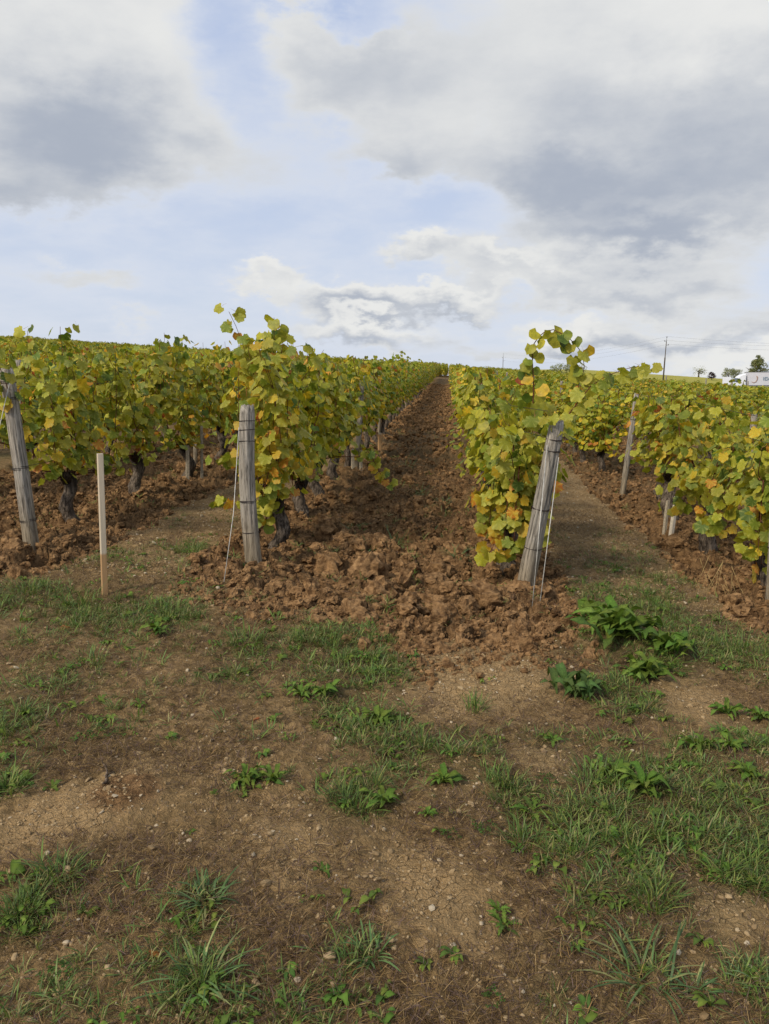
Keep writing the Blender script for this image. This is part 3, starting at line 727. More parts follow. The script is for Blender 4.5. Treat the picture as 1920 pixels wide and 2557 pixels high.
def leaf_cols(cls, edge, rs):
    a, e = CLS[cls]; k = rs.uniform(.85, 1.15)
    c = np.zeros((len(edge), 3))
    for i, t in enumerate(edge):
        if t < 0: c[i] = srgb(150, 100, 60)
        elif t == 2: c[i] = np.minimum((np.array(a) * .6 + np.array(srgb(205, 200, 110)) * .55), 1) * k
        else:
            w = t * rs.uniform(.5, 1.0) if cls in ('amber', 'rust', 'yellow') else t * rs.uniform(.2, 1)
            c[i] = (np.array(a) * (1 - w) + np.array(e) * w) * k
    return c
NEAR_T = [leaf_template(s, 30) for s in range(5)]
MID_T = [leaf_template(s, 12, False) for s in range(5)]
leaf_meshes = {}
for ci, cn in enumerate(CN):
    for s in range(5):
        V, F, E = NEAR_T[s]
        leaf_meshes[cn, s] = tri_mesh('leaf', V, F, leaf_cols(cn, E, random.Random(ci * 10 + s)), M_LEAF)

def basis(n, t):
    n = n / np.linalg.norm(n); t = t - n * np.dot(t, n); t = t / (np.linalg.norm(t) + 1e-9)
    # local -y is the tip, z is the face normal
    y_ = -t; x_ = np.cross(y_, n)
    return np.stack([x_, y_, n], -1)

def generic_shoots(rs, n=9, top=1.45, halfw=.17, half=.62, low=.42):
    out = []
    for i in range(n):
        y0 = -half + 2 * half * (i + .5) / n + rs.uniform(-.08, .08)
        p = np.array([rs.uniform(-.04, .04), y0 * .8, low + rs.uniform(-.05, .1)])
        hgt = top + rs.uniform(-.22, .10) + (.18 if rs.random() < .12 else 0)
        steps = 16; pts = [p.copy()]
        vx = rs.uniform(-.3, .3); vy = rs.uniform(-.25, .25)
        dz_ = (hgt - p[2]) / steps
        for k in range(steps):
            vx += rs.uniform(-.25, .25); vy += rs.uniform(-.25, .25)
            p = p + np.array([vx * dz_, vy * dz_, dz_])
            p[0] = np.clip(p[0], -halfw, halfw)
            pts.append(p.copy())
        out.append(np.array(pts))
    return out
def side_shoots(rs, n=8, low=.42):
    out = []
    for i in range(n):
        p = np.array([rs.choice((-.1, .1)), rs.uniform(-.55, .55), rs.uniform(low, 1.25)])
        d = np.array([np.sign(p[0]) * rs.uniform(.4, 1), rs.uniform(-.7, .7), rs.uniform(-.2, .4)])
        pts = [p.copy()]
        for k in range(5):
            d[2] -= .13; p = p + d * .045; pts.append(p.copy())
        out.append(np.array(pts))
    return out
def along(pts, step):
    seg = np.linalg.norm(np.diff(pts, axis=0), axis=1); cum = np.concatenate([[0], np.cumsum(seg)])
    s = np.arange(step * .5, cum[-1], step)
    return np.stack([np.interp(s, cum, pts[:, i]) for i in range(3)], -1)
def leaf_spots(shoots, rs, step=.085, size=(.088, .14), lat=1.3, dense=True):
    """positions, frames and sizes of the leaves on a set of shoots"""
    L = []
    for pts in shoots:
        for j, p in enumerate(along(pts, step)):
            cnt = 1 + (1 if rs.random() < lat - 1 else 0) + (1 if rs.random() < .35 else 0)
            for c in range(cnt):
                a = rs.uniform(0, 2 * PI)
                out = np.array([math.cos(a) * 1.25, math.sin(a) * .9, 0])
                d = rs.uniform(.02, .085) + (.05 if c else 0)
                q = p + out * d + np.array([0, 0, rs.uniform(-.01, .04)])
                nrm = out * rs.uniform(.6, 1.2) + np.array([rs.gauss(0, .35), rs.gauss(0, .35), rs.uniform(.15, .9)])
                tip = out * rs.uniform(.1, .7) + np.array([rs.gauss(0, .3), rs.gauss(0, .3), -1.0])
                L.append((q, nrm, tip, rs.uniform(*size)))
    return L
def pick_class(rs, p, warm=0.0, low=.0):
    w = dict(LW)
    z = p[2]
    t = max(0, (.75 - z)) * 1.3 + warm
    w['yellow'] += .26 * t; w['amber'] += .08 * t; w['rust'] += .015 * t; w['lime'] += .2 * t
    w['dark'] *= max(.1, 1 - t)
    return rs.choices(CN, [max(w[c], 0) for c in CN])[0]
def merged_foliage(spots, cls, temps, seed):
    rs = random.Random(seed)
    Vs, Fs, Cs = [], [], []; nv = 0
    for (q, n, t, s), c in zip(spots, cls):
        V, F, E = temps[rs.randrange(5)]
        B = basis(n, t)
        Vs.append(q + (V * s) @ B.T); Fs.append(F + nv); nv += len(V)
        Cs.append(leaf_cols(c, E, rs))
    return tri_mesh('foliage', np.concatenate(Vs), np.concatenate(Fs), np.concatenate(Cs), M_LEAF)

def tube(geo, pts, rad, sides=6, col=(1, 1, 1), lump_=0.0, rs=None, cap=True):
    pts = np.asarray(pts, float); n = len(pts)
    rad = np.broadcast_to(np.asarray(rad, float), (n,))
    T = np.gradient(pts, axis=0); V = []
    ref = np.array([0, 1.0, 0]) if abs(T[0][1]) < .9 * np.linalg.norm(T[0]) else np.array([1.0, 0, 0])
    for i in range(n):
        t = T[i] / (np.linalg.norm(T[i]) + 1e-9)
        u = np.cross(t, ref); u /= np.linalg.norm(u) + 1e-9; w = np.cross(t, u)
        for k in range(sides):
            a = 2 * PI * k / sides
            r = rad[i] * (1 + (rs.uniform(-lump_, lump_) if rs else 0))
            V.append(pts[i] + r * (math.cos(a) * u + math.sin(a) * w))
    F = []
    for i in range(n - 1):
        for k in range(sides):
            F.append((i * sides + k, i * sides + (k + 1) % sides, (i + 1) * sides + (k + 1) % sides, (i + 1) * sides + k))
    if cap:
        F.append(tuple(range(sides))[::-1]); F.append(tuple((n - 1) * sides + k for k in range(sides)))
    geo.add(V, F, col)

def trunk_geo(seed, lean=0.0, h=.40, r=.042):
    rs = random.Random(seed); g = Geo()
    N = 14; pts = []; rad = []
    ax, ay = rs.uniform(-.07, .07) + lean, rs.uniform(-.10, .10)
    for i in range(N):
        t = i / (N - 1)
        pts.append((ax * math.sin(t * 2.6) + .02 * math.sin(t * 9 + seed), ay * t + .025 * math.sin(t * 7 + seed * 2), -.10 + t * (h + .10)))
        rad.append(r * (1.25 - .45 * t + .28 * math.exp(-((t - .95) / .12) ** 2) + .5 * math.exp(-(t / .13) ** 2)) * rs.uniform(.9, 1.12))
    # old bark strands twist round the stem
    pts = np.array(pts); sides = 14; V = []; cc = []
    for i in range(N):
        for k in range(sides):
            a = 2 * PI * k / sides + i * .22
            rr = rad[i] * (1 + .16 * math.sin(3 * a + i * .5 + seed) + .10 * math.sin(7 * a - i * .7) + rs.uniform(-.06, .06))
            V.append(pts[i] + np.array([rr * math.cos(a), rr * math.sin(a), 0]))
            d = .35 + .65 * (1 - sstep(.74, .9, i / (N - 1))); cc.append((d, d, d))
    F = [(i * sides + k, i * sides + (k + 1) % sides, (i + 1) * sides + (k + 1) % sides, (i + 1) * sides + k) for i in range(N - 1) for k in range(sides)]
    F.append(tuple((N - 1) * sides + k for k in range(sides)))
    g.add(V, F, cc)
    top = pts[-1]
    for s_ in (-1, 1):     # gnarled arms along the row, blackened pruning wounds
        e = top + np.array([rs.uniform(-.05, .05), s_ * rs.uniform(.10, .24), rs.uniform(.03, .12)])
        m_ = (top + e) / 2 + np.array([0, 0, -.02])
        tube(g, [top + (0, 0, -.03), m_, e], [r * .85, r * .7, r * .55], 9, (.38, .34, .32), .22, rs)
    return g, top

VN = 0
VINE_GROUP = 'trellised grapevines'
CAMP = np.array([0, 0, 1.5])
def near_vine(x, y, seed, shoots_extra=(), label='', top=1.45, n=9, low=.42, warm=0.0, hw=.16, half=.62, warmfn=None, trunk=None, sizes=(.068, .116), step=.052, lat=1.75, lean=0.0, generic=True, th=.40, keep=None):
    rs = random.Random(seed)
    z0 = Z(x, y)
    root = empty('grapevine', (x, y, z0), label, 'grapevine', VINE_GROUP)
    g, tp = trunk_geo(seed, lean, th, .056)
    g.obj('trunk', M_BARK, root)
    O = np.array([x, y, z0])
    shoots = []
    if generic:
        shoots = generic_shoots(rs, n, top, hw, half, low) + side_shoots(rs, 8, low)
    main = len(shoots)
    ex = [np.array(s) - O for s in shoots_extra]
    dens = [along(s, .06) for s in ex]
    for s in shoots[:n] + dens:
        gg = Geo()
        st = s
        if s[0][2] < th + .35 and np.linalg.norm(s[0] - tp) < .8:
            st = np.vstack([tp, (tp + s[0]) / 2 + (0, 0, .02), s])
        tube(gg, st, np.linspace(.0052, .0020, len(st)), 5, (1, 1, 1))
        gg.obj('cane', M_CANE, root)
    spots = leaf_spots(shoots, rs, step, sizes, lat)
    for s in ex:
        L = []
        for q_ in along(s, .027):
            a = rs.uniform(0, 2 * PI); o_ = np.array([math.cos(a), math.sin(a) * .8, rs.uniform(-.4, .5)])
            L.append((q_ + o_ * rs.uniform(.02, .055), np.array([rs.gauss(0, .5), rs.choice((-1, -1, -1, 1)) + rs.gauss(0, .3), rs.uniform(.1, .7)]), o_ * .8 + np.array([0, 0, -.7]), rs.uniform(.078, .115)))
        spots += L
    if keep: spots = [s for s in spots if keep(s[0] + O)]
    cls = [pick_class(rs, s[0], warm + (warmfn(s[0] + O) if warmfn else 0)) for s in spots]
    d = np.array([np.linalg.norm(s[0] + O - CAMP) - abs(s[0][0]) * .5 for s in spots])
    order = np.argsort(d)
    one, rest = order[:298], order[298:]
    for i in one:
        q_, n_, t_, s_ = spots[i]
        B = basis(n_, t_) * s_
        o = bpy.data.objects.new('leaf', leaf_meshes[cls[i], rs.randrange(5)])
        M = Matrix([[B[0, 0], B[0, 1], B[0, 2], q_[0]], [B[1, 0], B[1, 1], B[1, 2], q_[1]], [B[2, 0], B[2, 1], B[2, 2], q_[2]], [0, 0, 0, 1]])
        o.matrix_world = M
        link(o, root)
        o.matrix_parent_inverse = Matrix.Identity(4); o.matrix_basis = M
    if len(rest):
        m = merged_foliage([spots[i] for i in rest], [cls[i] for i in rest], MID_T, seed)
        f = bpy.data.objects.new('inner_foliage', m); link(f, root); f['kind'] = 'stuff'
    return root

# foliage, cane and trunk variants shared by the vines further off
VAR = []
for v in range(9):
    rs = random.Random(900 + v)
    sh = generic_shoots(rs, 12, 1.44, .17, .66, .45); sd_ = side_shoots(rs, 10, .40)
    sp = leaf_spots(sh + sd_, rs, .060, (.068, .116), 1.9)
    cl = [pick_class(rs, s[0], rs.choice((0, 0, .08)) + (.12 if v in (2, 5) else 0) + (.35 if v == 7 else 0)) for s in sp]
    fm = merged_foliage(sp, cl, MID_T, v)
    tg, tp = trunk_geo(300 + v); tm = tg.mesh('trunk', M_BARK)
    cg = Geo()
    for s in sh: tube(cg, np.vstack([tp, s]), .0045, 4)
    VAR.append((fm, tm, cg.mesh('canes', M_CANE)))
    if v == 0: print('foliage tris', len(fm.polygons), len(sp))

# ------------------------------------------------------------------ the vines
NEAR = []   # (row, x, y) built leaf by leaf
def cwarm(p):    # gold and rust leaves hang beside the middle end post
    return 3.0 * math.exp(-((p[0] + 1.31) / .17) ** 2 - ((p[2] - .85) / .34) ** 2) + 1.6 * math.exp(-((p[0] + 1.55) / .14) ** 2 - ((p[2] - 1.75) / .25) ** 2)
def rwarm(p): return .8 * math.exp(-((p[2] - .55) / .18) ** 2) * (p[0] < .45)
RLOW = [[(.46, 5.5, 1.15), (.42, 5.42, .8), (.40, 5.38, .5), (.38, 5.36, .34)], [(.50, 5.45, 1.05), (.47, 5.36, .7), (.46, 5.34, .38)],
        [(.64, 5.5, 1.15), (.66, 5.42, .8), (.66, 5.4, .42)], [(.58, 5.5, 1.1), (.58, 5.42, .8), (.58, 5.4, .40)], [(.42, 5.5, 1.2), (.34, 5.5, .95), (.31, 5.5, .7), (.30, 5.5, .5)], [(.38, 5.7, .6), (.33, 5.4, .40), (.28, 5.3, .34)]]
NRL2 = [[(2.2, 6.6, .9), (2.1, 6.5, .6), (2.05, 6.45, .35)], [(2.25, 6.9, .8), (2.3, 6.7, .5), (2.32, 6.6, .3)], [(2.2, 7.1, .8), (2.1, 7.1, .5), (2.05, 7.1, .36)]]
NRL1 = [[(2.1, 5.4, .9), (2.08, 5.35, .6), (2.06, 5.3, .4)], [(2.2, 5.6, .8), (2.15, 5.6, .5), (2.1, 5.6, .35)], [(2.2, 5.9, .8), (2.05, 5.95, .6), (1.95, 6.0, .45)]]
CTALL = [[(-1.47, 6.15, 1.1), (-1.50, 6.12, 1.5), (-1.55, 6.1, 1.82)], [(-1.44, 6.2, 1.1), (-1.45, 6.15, 1.5), (-1.47, 6.15, 1.90)], [(-1.38, 6.2, 1.2), (-1.33, 6.2, 1.6), (-1.28, 6.2, 1.88)],
         [(-1.40, 6.15, .5), (-1.33, 6.1, .8), (-1.30, 6.05, 1.1)], [(-1.45, 6.0, .6), (-1.35, 5.95, .9), (-1.36, 5.9, 1.2)], [(-1.42, 6.4, 1.3), (-1.38, 6.4, 1.75), (-1.36, 6.4, 2.0)]]
nv = [
 (-3.31, 6.63, 101, dict(label='gnarled vine just right of the leaning left end post', shoots_extra=[SPIKE3], top=1.45, n=10, half=.68)),
 (-3.22, 8.01, 102, dict(label='second vine of the left row with a black knobbly stump head', top=1.5, n=10, half=.7)),
 (-3.22, 9.4, 103, dict(label='third vine of the left row above two small stakes', top=1.5, n=10, warm=.12, half=.7)),
 (-3.20, 10.8, 104, dict(label='fourth vine of the left row with many yellow leaves', top=1.5, n=10, warm=.25, half=.7)),
 (-1.45, 6.35, 111, dict(label='tallest vine with gold and rust leaves behind the middle post', shoots_extra=[SPIKE1, SPIKE2, LOWL] + CTALL, top=1.55, n=9, warmfn=cwarm, half=.48, low=.44, hw=.17, lean=.05)),
 (-1.43, 7.55, 112, dict(label='peaked vine second behind the middle post beside the ploughed lane', top=1.66, n=10, half=.6)),
 (-1.42, 8.7, 113, dict(label='vine trailing a low yellowing shoot into the ploughed lane', shoots_extra=[LOWR], top=1.5, n=10, half=.66)),
 (-1.42, 10.0, 114, dict(label='fourth vine of the middle row before the tilted inner post', top=1.45, n=10, half=.66)),
 (.50, 5.72, 121, dict(label='vine with a leafy shoot arching high over the right post', shoots_extra=[ARCH, REACH] + RLOW, top=1.08, n=9, half=.36, low=.36, hw=.17, warmfn=rwarm, lat=1.7)),
 (.48, 6.7, 122, dict(label='green vine second behind the right leaning post', shoots_extra=[LEFTR], top=1.14, n=10, half=.6, hw=.18, lat=1.7)),
 (.47, 7.9, 123, dict(label='third vine of the right row beside the ploughed lane', top=1.25, n=10, half=.66, hw=.17)),
 (.47, 9.2, 124, dict(label='fourth vine of the right row beside the ploughed lane', top=1.28, n=10, half=.66)),
 (2.25, 5.55, 131, dict(label='vine at the right edge with leaves hanging almost to the ground', shoots_extra=[NRLOW] + NRL1, top=1.08, n=9, half=.5, low=.5)),
 (2.24, 6.85, 132, dict(label='young looking vine with bare forked stem near the right edge', shoots_extra=NRL2, top=1.1, n=8, half=.6, warm=.05, low=.5, th=.5)),
 (2.25, 8.15, 133, dict(label='vine with a low green sprig beside the paired pale stakes', shoots_extra=[NLOW], top=1.12, n=9, half=.66, warm=.15)),
 (2.42, 9.1, 134, dict(label='orange tinged vine just before the tilted grey row post', top=1.12, n=8, half=.42, warm=.45)),
]
for x, y, s, kw in nv:
    near_vine(x, y, s, **kw)
# rest of the field
rs = random.Random(77)
cand = []
for k in range(-38, 62):
    xr = row_x(k)
    if k in (0, 1, 2, 3): y = {0: 12.1, 1: 11.3, 2: 10.5, 3: 11.6}[k]
    else: y = 6.4 if k < 0 else 5.2 + .0 * k
    yend = 130 if xr < 24 else 178
    while y < yend:
        u = xr / y
        if -.68 < u < .50 and not (86 < y < 92 and xr < 24):
            cand.append((xr + rs.uniform(-.04, .04) + (.95 if y > 90 and xr < 24 else 0), y + rs.uniform(-.08, .08), k))
            if y > 90 and xr < 24: cand.append((xr + rs.uniform(-.1, .1), y + rs.uniform(-.3, .3), k))
        y += 1.27
cand.sort(key=lambda c: math.hypot(c[0], c[1]))
P = np.array([(c[0], c[1]) for c in cand]); H = height(P[:, 0], P[:, 1])
LAB = {-1: 'vine in the row behind the left row, seen over and between its leaves', 0: 'vine further along the left row, past its fourth plant',
       1: 'vine further along the middle row, lining the left of the ploughed lane', 2: 'vine further along the right row, lining the right of the ploughed lane',
       3: 'vine further along the row past the orange tinged plant at right'}
NIND = 284
ORD = ['fifth', 'sixth', 'seventh', 'eighth', 'ninth', 'tenth', 'eleventh', 'twelfth']
RNAME = {0: 'left row', 1: 'middle row left of the ploughed lane', 2: 'right row beside the ploughed lane', 3: 'row right of the tan strip'}
seen = {0: 0, 1: 0, 2: 0, 3: 0}
def hfac(k): return .98 if k < 2 else (.90 if k == 2 else (.80 if k < 10 else .72))
for i, (x, y, k) in enumerate(cand[:NIND]):
    lab = LAB.get(k, 'vine among the rows left of the left row' if k < 0 else 'vine among the green-gold rows filling the right of the field')
    if k in seen:
        if seen[k] < 8: lab = '%s vine of the %s, counted from the near end' % (ORD[seen[k]], RNAME[k])
        seen[k] += 1
    root = empty('grapevine', (x, y, H[i]), lab, 'grapevine', VINE_GROUP + ' (' + ('left field' if k < 0 else 'left row' if k == 0 else 'middle row' if k == 1 else 'right row' if k == 2 else 'far right row' if k == 3 else 'right field') + ')')
    root.rotation_euler = (0, 0, PI * (rs.random() < .5)); s = rs.uniform(.93, 1.07); root.scale = (s, 1, hfac(k) * rs.uniform(.95, 1.04))
    fm, tm, cm = VAR[rs.randrange(9)]
    f = bpy.data.objects.new('foliage', fm); link(f, root); f['kind'] = 'stuff'
    link(bpy.data.objects.new('trunk', tm), root)
    if y < 16: c_ = link(bpy.data.objects.new('canes', cm), root); c_['kind'] = 'stuff'
rest = cand[NIND:]
n = len(rest); pr = P[NIND:]
print('vines', len(cand))
far_src = [source('far_vine_source', VAR[v][0]) for v in range(9)]
rz = np.where(rg.random(n) < .5, 0, PI)
scatter('distant_grapevines', far_src, np.stack([pr[:, 0], pr[:, 1], H[NIND:]], -1), np.stack([rz * 0, rz * 0, rz], -1),
        np.stack([rg.uniform(.95, 1.2, n), rg.uniform(.98, 1.1, n), rg.uniform(.94, 1.04, n) * np.array([hfac(c[2]) for c in rest])], -1), 'distant rows of yellow-green grapevines running together up to the skyline', 'grapevines')
nt_ = [i for i in range(n) if pr[i, 1] < 60]
scatter('distant_vine_trunks', [source('far_trunk_source', VAR[v][1]) for v in range(4)], np.stack([pr[nt_, 0], pr[nt_, 1], H[NIND:][nt_]], -1), np.zeros((len(nt_), 3)), np.ones(len(nt_)),
        'dark stems under the distant vine rows', 'vine stems')

# ------------------------------------------------------------------ posts
def post(b_, t_, d, label, seed, rings=(), bend=(0, 0), group=None, sides=22, taper=.9, knot=None):
    rs = random.Random(seed)
    bx, by, bz = b_; z0 = Z(bx, by)
    z0 = min(z0, bz + .02)
    base_ = np.array([bx, by, z0]); top_ = np.array(t_, float)
    root = empty('trellis_post', base_, label, 'post', group)
    ax = top_ - base_; L = np.linalg.norm(ax); a = ax / L
    q = Vector(ax).to_track_quat('Z', 'Y'); root.rotation_mode = 'QUATERNION'; root.rotation_quaternion = q
    n = 44; g = Geo(); V = []; F = []
    gro = [(rs.uniform(0, 2 * PI), rs.uniform(.04, .10), rs.uniform(.06, .2), rs.uniform(-.4, .4), rs.uniform(0, .6), rs.uniform(.5, 1.2)) for _ in range(16)]
    for i in range(n):
        t = -.12 + (1.12) * i / (n - 1)
        off = np.array([bend[0] * math.sin(PI * max(t, 0)), bend[1] * math.sin(PI * max(t, 0))])
        for k in range(sides * 2):
            th = 2 * PI * k / (sides * 2)
            r = d / 2 * (1 - (1 - taper) * t) * (1 + .05 * math.sin(2 * th + seed) + .03 * math.sin(3 * th + 4 * t + seed))
            for (g0, gw, gd, tw, ta, tb) in gro:
                if ta - .1 < t < tb:
                    dd = (th - g0 - tw * t + PI) % (2 * PI) - PI
                    r -= d / 2 * gd * .55 * math.exp(-(dd / gw) ** 2)
            r += rs.uniform(-.0008, .0008)
            if i == n - 1: r *= .80
            if i == n - 2: r *= .93
            zt = t * L + (rs.uniform(-.012, .012) if i >= n - 2 else 0)
            V.append((off[0] + r * math.cos(th), off[1] + r * math.sin(th), zt))
        if i:
            m_ = sides * 2
            F += [((i - 1) * m_ + k, (i - 1) * m_ + (k + 1) % m_, i * m_ + (k + 1) % m_, i * m_ + k) for k in range(m_)]
    m_ = sides * 2
    V.append((bend[0] * 0, 0, L - .02)); c0 = len(V) - 1
    F += [((n - 1) * m_ + k, (n - 1) * m_ + (k + 1) % m_, c0) for k in range(m_)]
    g.add(V, F); g.obj('shaft', M_POST, root)
    for rt in rings:
        gg = Geo(); rr = d / 2 * (1 - (1 - taper) * rt) * 1.03
        o = bend[0] * math.sin(PI * rt)
        tl = rs.uniform(-.06, .06)
        for w in range(2 if rs.random() < .4 else 1):
            pts = [(o + rr * math.cos(t), rr * math.sin(t), rt * L + .05 * d * math.cos(t + 1) + tl * rr * math.sin(t) + w * .012 * math.cos(t * .5)) for t in np.linspace(0, 2 * PI, 25)]
            tube(gg, pts, .0026, 5)
        gg.obj('wire_loop', M_WIRE, root)
    if knot:
        gg = Geo(); kz, ka = knot
        r = d / 2 * .93
        c_ = np.array([r * math.cos(ka), r * math.sin(ka), kz * L])
        tube(gg, [c_ - .012 * c_ / np.linalg.norm(c_) * (1, 1, 0), c_ + .006 * np.array([math.cos(ka), math.sin(ka), 0])], [.016, .009], 9, (.3, .3, .3), .2, rs)
        gg.obj('knot', M_BARK, root)
    return root
post((-3.16, 5.683, .257), (-3.235, 5.64, 1.611), .118, 'grey cracked wooden end post leaning left at the left edge', 1, (.93, .84, .47, .18))
post((-1.397, 5.542, .188), (-1.409, 5.50, 1.351), .122, 'bowed grey wooden end post in the middle before the tallest vine', 2, (.91, .86, .79, .43, .24), bend=(-.028, 0), taper=.86)
post((.516, 5.168, .111), (.698, 5.13, 1.271), .122, 'thick grey wooden end post leaning right beside two white wires', 3, (.90, .84, .52, .30), taper=.80, knot=(.93, -.35))
post((2.14, 9.76, .17), (2.25, 9.76, 1.388), .068, 'slim pale grey post tilting right among orange leaves', 4, (.75,), sides=10)
post((-1.266, 10.911, .318), (-1.175, 10.911, 1.613), .075, 'thin grey post inside the middle row beyond its fourth vine', 5, (.9,), sides=10)
post((-3.404, 10.407, .385), (-3.36, 10.407, 1.40), .06, 'thin grey post hidden in the left row behind the paired stakes', 6, (), sides=10)
post((-5.035, 9.05, .62), (-5.035, 9.05, 1.78), .08, 'grey post whose tip shows above leaves behind the left end post', 7, (.9,), sides=10)
post((3.87, 10.4, .1), (3.87, 10.4, 1.12), .09, 'grey post half hidden by leaves near the right edge', 8, (.9, .75), sides=10)
post((2.16, 5.25, .05), (2.135, 5.25, 1.06), .10, 'end post cut off by the right edge of the view', 9, (.9, .4), sides=12)
# inner posts along the rows
rs2 = random.Random(5)
for k in (0, 1, 2, 3):
    y = {0: 15.8, 1: 16.2, 2: 10.6, 3: 15.9}[k]
    while y < 60:
        x = row_x(k); post((x, y, float(base(x, y))), (x + rs2.uniform(-.06, .06), y, float(base(x, y)) + 1.25), .07, 'thin grey post buried in the foliage further along its row', int(y * 10), (), sides=5, group='posts buried in the rows')
        y += 5.3
for x, y in [(9.57, 22), (11.4, 27), (15.06, 44), (18.7, 60), (13.2, 50), (22.4, 62), (24.2, 68)]:
    zb = float(base(x, y)); post((x, y, zb), (x + .04, y, zb + 1.5), .09, 'pale post tip showing above the vines of the right field', int(x * 7), (), sides=5, group='post tips over the right field')

# ------------------------------------------------------------------ stakes
def stake(b_, t_, w, label, mat, group=None, rotz=0.5, pair=False):
    z0 = Z(b_[0], b_[1]) - .05
    ax = Vector((t_[0] - b_[0], t_[1] - b_[1], t_[2] - z0)); L = ax.length
    g = Geo(); V = []; h = w / 2; c = w * .08
    prof = [(-h + c, -h), (h - c, -h), (h, -h + c), (h, h - c), (h - c, h), (-h + c, h), (-h, h - c), (-h, -h + c)]
    for z in (0, L * .33, L * .66, L):
        V += [(x + .0015 * math.sin(z * 9), y, z) for x, y in prof]
    F = [(i * 8 + k, i * 8 + (k + 1) % 8, (i + 1) * 8 + (k + 1) % 8, (i + 1) * 8 + k) for i in range(3) for k in range(8)] + [tuple(24 + k for k in range(8))]
    g.add(V, F)
    o = g.obj('wooden_stake', mat, None, False, (b_[0], b_[1], z0))
    o.rotation_euler = (ax.to_track_quat('Z', 'Y') @ Euler((0, 0, rotz)).to_quaternion()).to_euler()
    tag(o, label, 'stake', group); return o
stake((-2.15, 4.682, .194), (-2.127, 4.682, 1.079), .034, 'new square wooden stake, pale above and tan below, left foreground', M_STAKE, None, .62)
stake((-3.118, 9.215, .344), (-3.10, 9.215, .779), .04, 'short grey stake standing under the third vine of left row', M_GREYW)
stake((-3.0, 9.4, .344), (-2.98, 9.4, 1.0), .03, 'taller thin stake right beside the short grey one', M_GREYW)
stake((-1.181, 13.696, .384), (-1.18, 13.696, .666), .05, 'tan stake at the lane edge far along the middle row', M_STAKE)
stake((-1.30, 10.763, .314), (-1.298, 10.763, .621), .035, 'left one of two stakes at the foot of the inner post', M_GREYW)
stake((-1.19, 10.80, .314), (-1.188, 10.80, .60), .035, 'right one of two stakes at the foot of the inner post', M_GREYW)
stake((2.13, 7.58, .10), (2.165, 7.58, .45), .036, 'pale short stake tilting right in the ploughed soil at right', M_PALE)
stake((2.09, 7.66, .11), (2.11, 7.66, .40), .03, 'greyer short stake just behind the pale one at right', M_GREYW)

# ------------------------------------------------------------------ wires
def wire(name, pts, r, label, cat, mat, group=None, sides=5, parent=None):
    g = Geo(); p0 = np.array(pts[0]); tube(g, np.array(pts) - p0, r, sides)
    o = g.obj(name, mat, None, True, tuple(p0)); return tag(o, label, cat, group)
def sagline(a, c, n, sag):
    a = np.array(a); c = np.array(c)
    return [a + (c - a) * t - np.array([0, 0, sag * 4 * t * (1 - t)]) for t in np.linspace(0, 1, n)]
zr = Z(.55, 4.80)
wire('anchor_wire', [(.63, 5.08, 1.12), (.535, 4.80, zr - .03)], .0030, 'left of two white anchor wires running down from the right leaning post', 'wire', M_GUY)
wire('anchor_wire', [(.705, 5.08, 1.04), (.575, 4.78, zr - .03)], .0030, 'right of two white anchor wires beside the right leaning post', 'wire', M_GUY)
wire('anchor_wire', [(-1.465, 5.47, 1.20), (-1.475, 5.30, .62), (-1.475, 4.99, Z(-1.39, 4.96) - .02)], .0028, 'thin pale anchor wire slanting down left of the middle post', 'wire', M_GUY)
wire('anchor_wire', [(-3.17, 5.56, 1.52), (-3.30, 5.1, .3)], .0026, 'right strand of the pale anchor wire of the left end post', 'wire', M_GUY)
wire('anchor_wire', [(-3.26, 5.58, 1.42), (-3.32, 5.1, .3)], .0026, 'left strand of the pale anchor wire of the left end post', 'wire', M_GUY)
RN = {0: ('left', -3.22, 5.66, .26), 1: ('middle', -1.405, 5.52, .19), 2: ('right', .60, 5.15, .11), 3: ('rightmost', 2.15, 5.25, .05)}
for k, (nm, x0, y0, z0) in RN.items():
    for h, hn in ((.62, 'lowest'), (1.05, 'middle'), (1.22, 'topmost')):
        xe = row_x(k); pts = [(x0 + (.03 if k == 2 else 0) * h, y0, z0 + h)]
        pts += [(xe + .02 * math.sin(y), y, float(base(xe, y)) + h + .02 * math.sin(y * 1.7)) for y in np.arange(y0 + 1, 40, 1.5)]
        wire('trellis_wire', pts, .0019, '%s dark trellis wire of the %s vine row' % (hn, nm), 'wire', M_WIRE, None, 4)

# ------------------------------------------------------------------ weeds on the headland
def strap_leaf(L, w, arch, lobes, rs, col, seg=7, wave=.0):
    """one leaf along +x, arched"""
    V = []; Cc = []
    for i in range(seg + 1):
        t = i / seg
        ww = w * (math.sin(PI * min(1, t ** .8)) ** .7 if 0 < t < 1 else (.18 if t == 0 else .02))
        if t < .25: ww = max(ww * t * 4, w * .16)
        if lobes and i % 2: ww *= .45
        x = L * t * (1 - .12 * t); z = arch * math.sin(PI * t * .8) * L - .25 * arch * t * t * L
        tw = wave * math.sin(t * 9 + rs.random())
        V += [(x, -ww, z + .22 * ww + tw * ww), (x, 0, z), (x, ww, z + .22 * ww - tw * ww)]
        k = rs.uniform(.9, 1.1)
        Cc += [np.array(col) * k, np.array(col) * 1.35, np.array(col) * k]
    F = []
    for i in range(seg):
        a = i * 3; F += [(a, a + 1, a + 4, a + 3), (a + 1, a + 2, a + 5, a + 4)]
    g = Geo(); g.add(V, F, Cc); return g
WG = [srgb(90, 114, 44), srgb(102, 124, 50), srgb(80, 104, 46), srgb(116, 134, 58)]
weed_leaf = {}
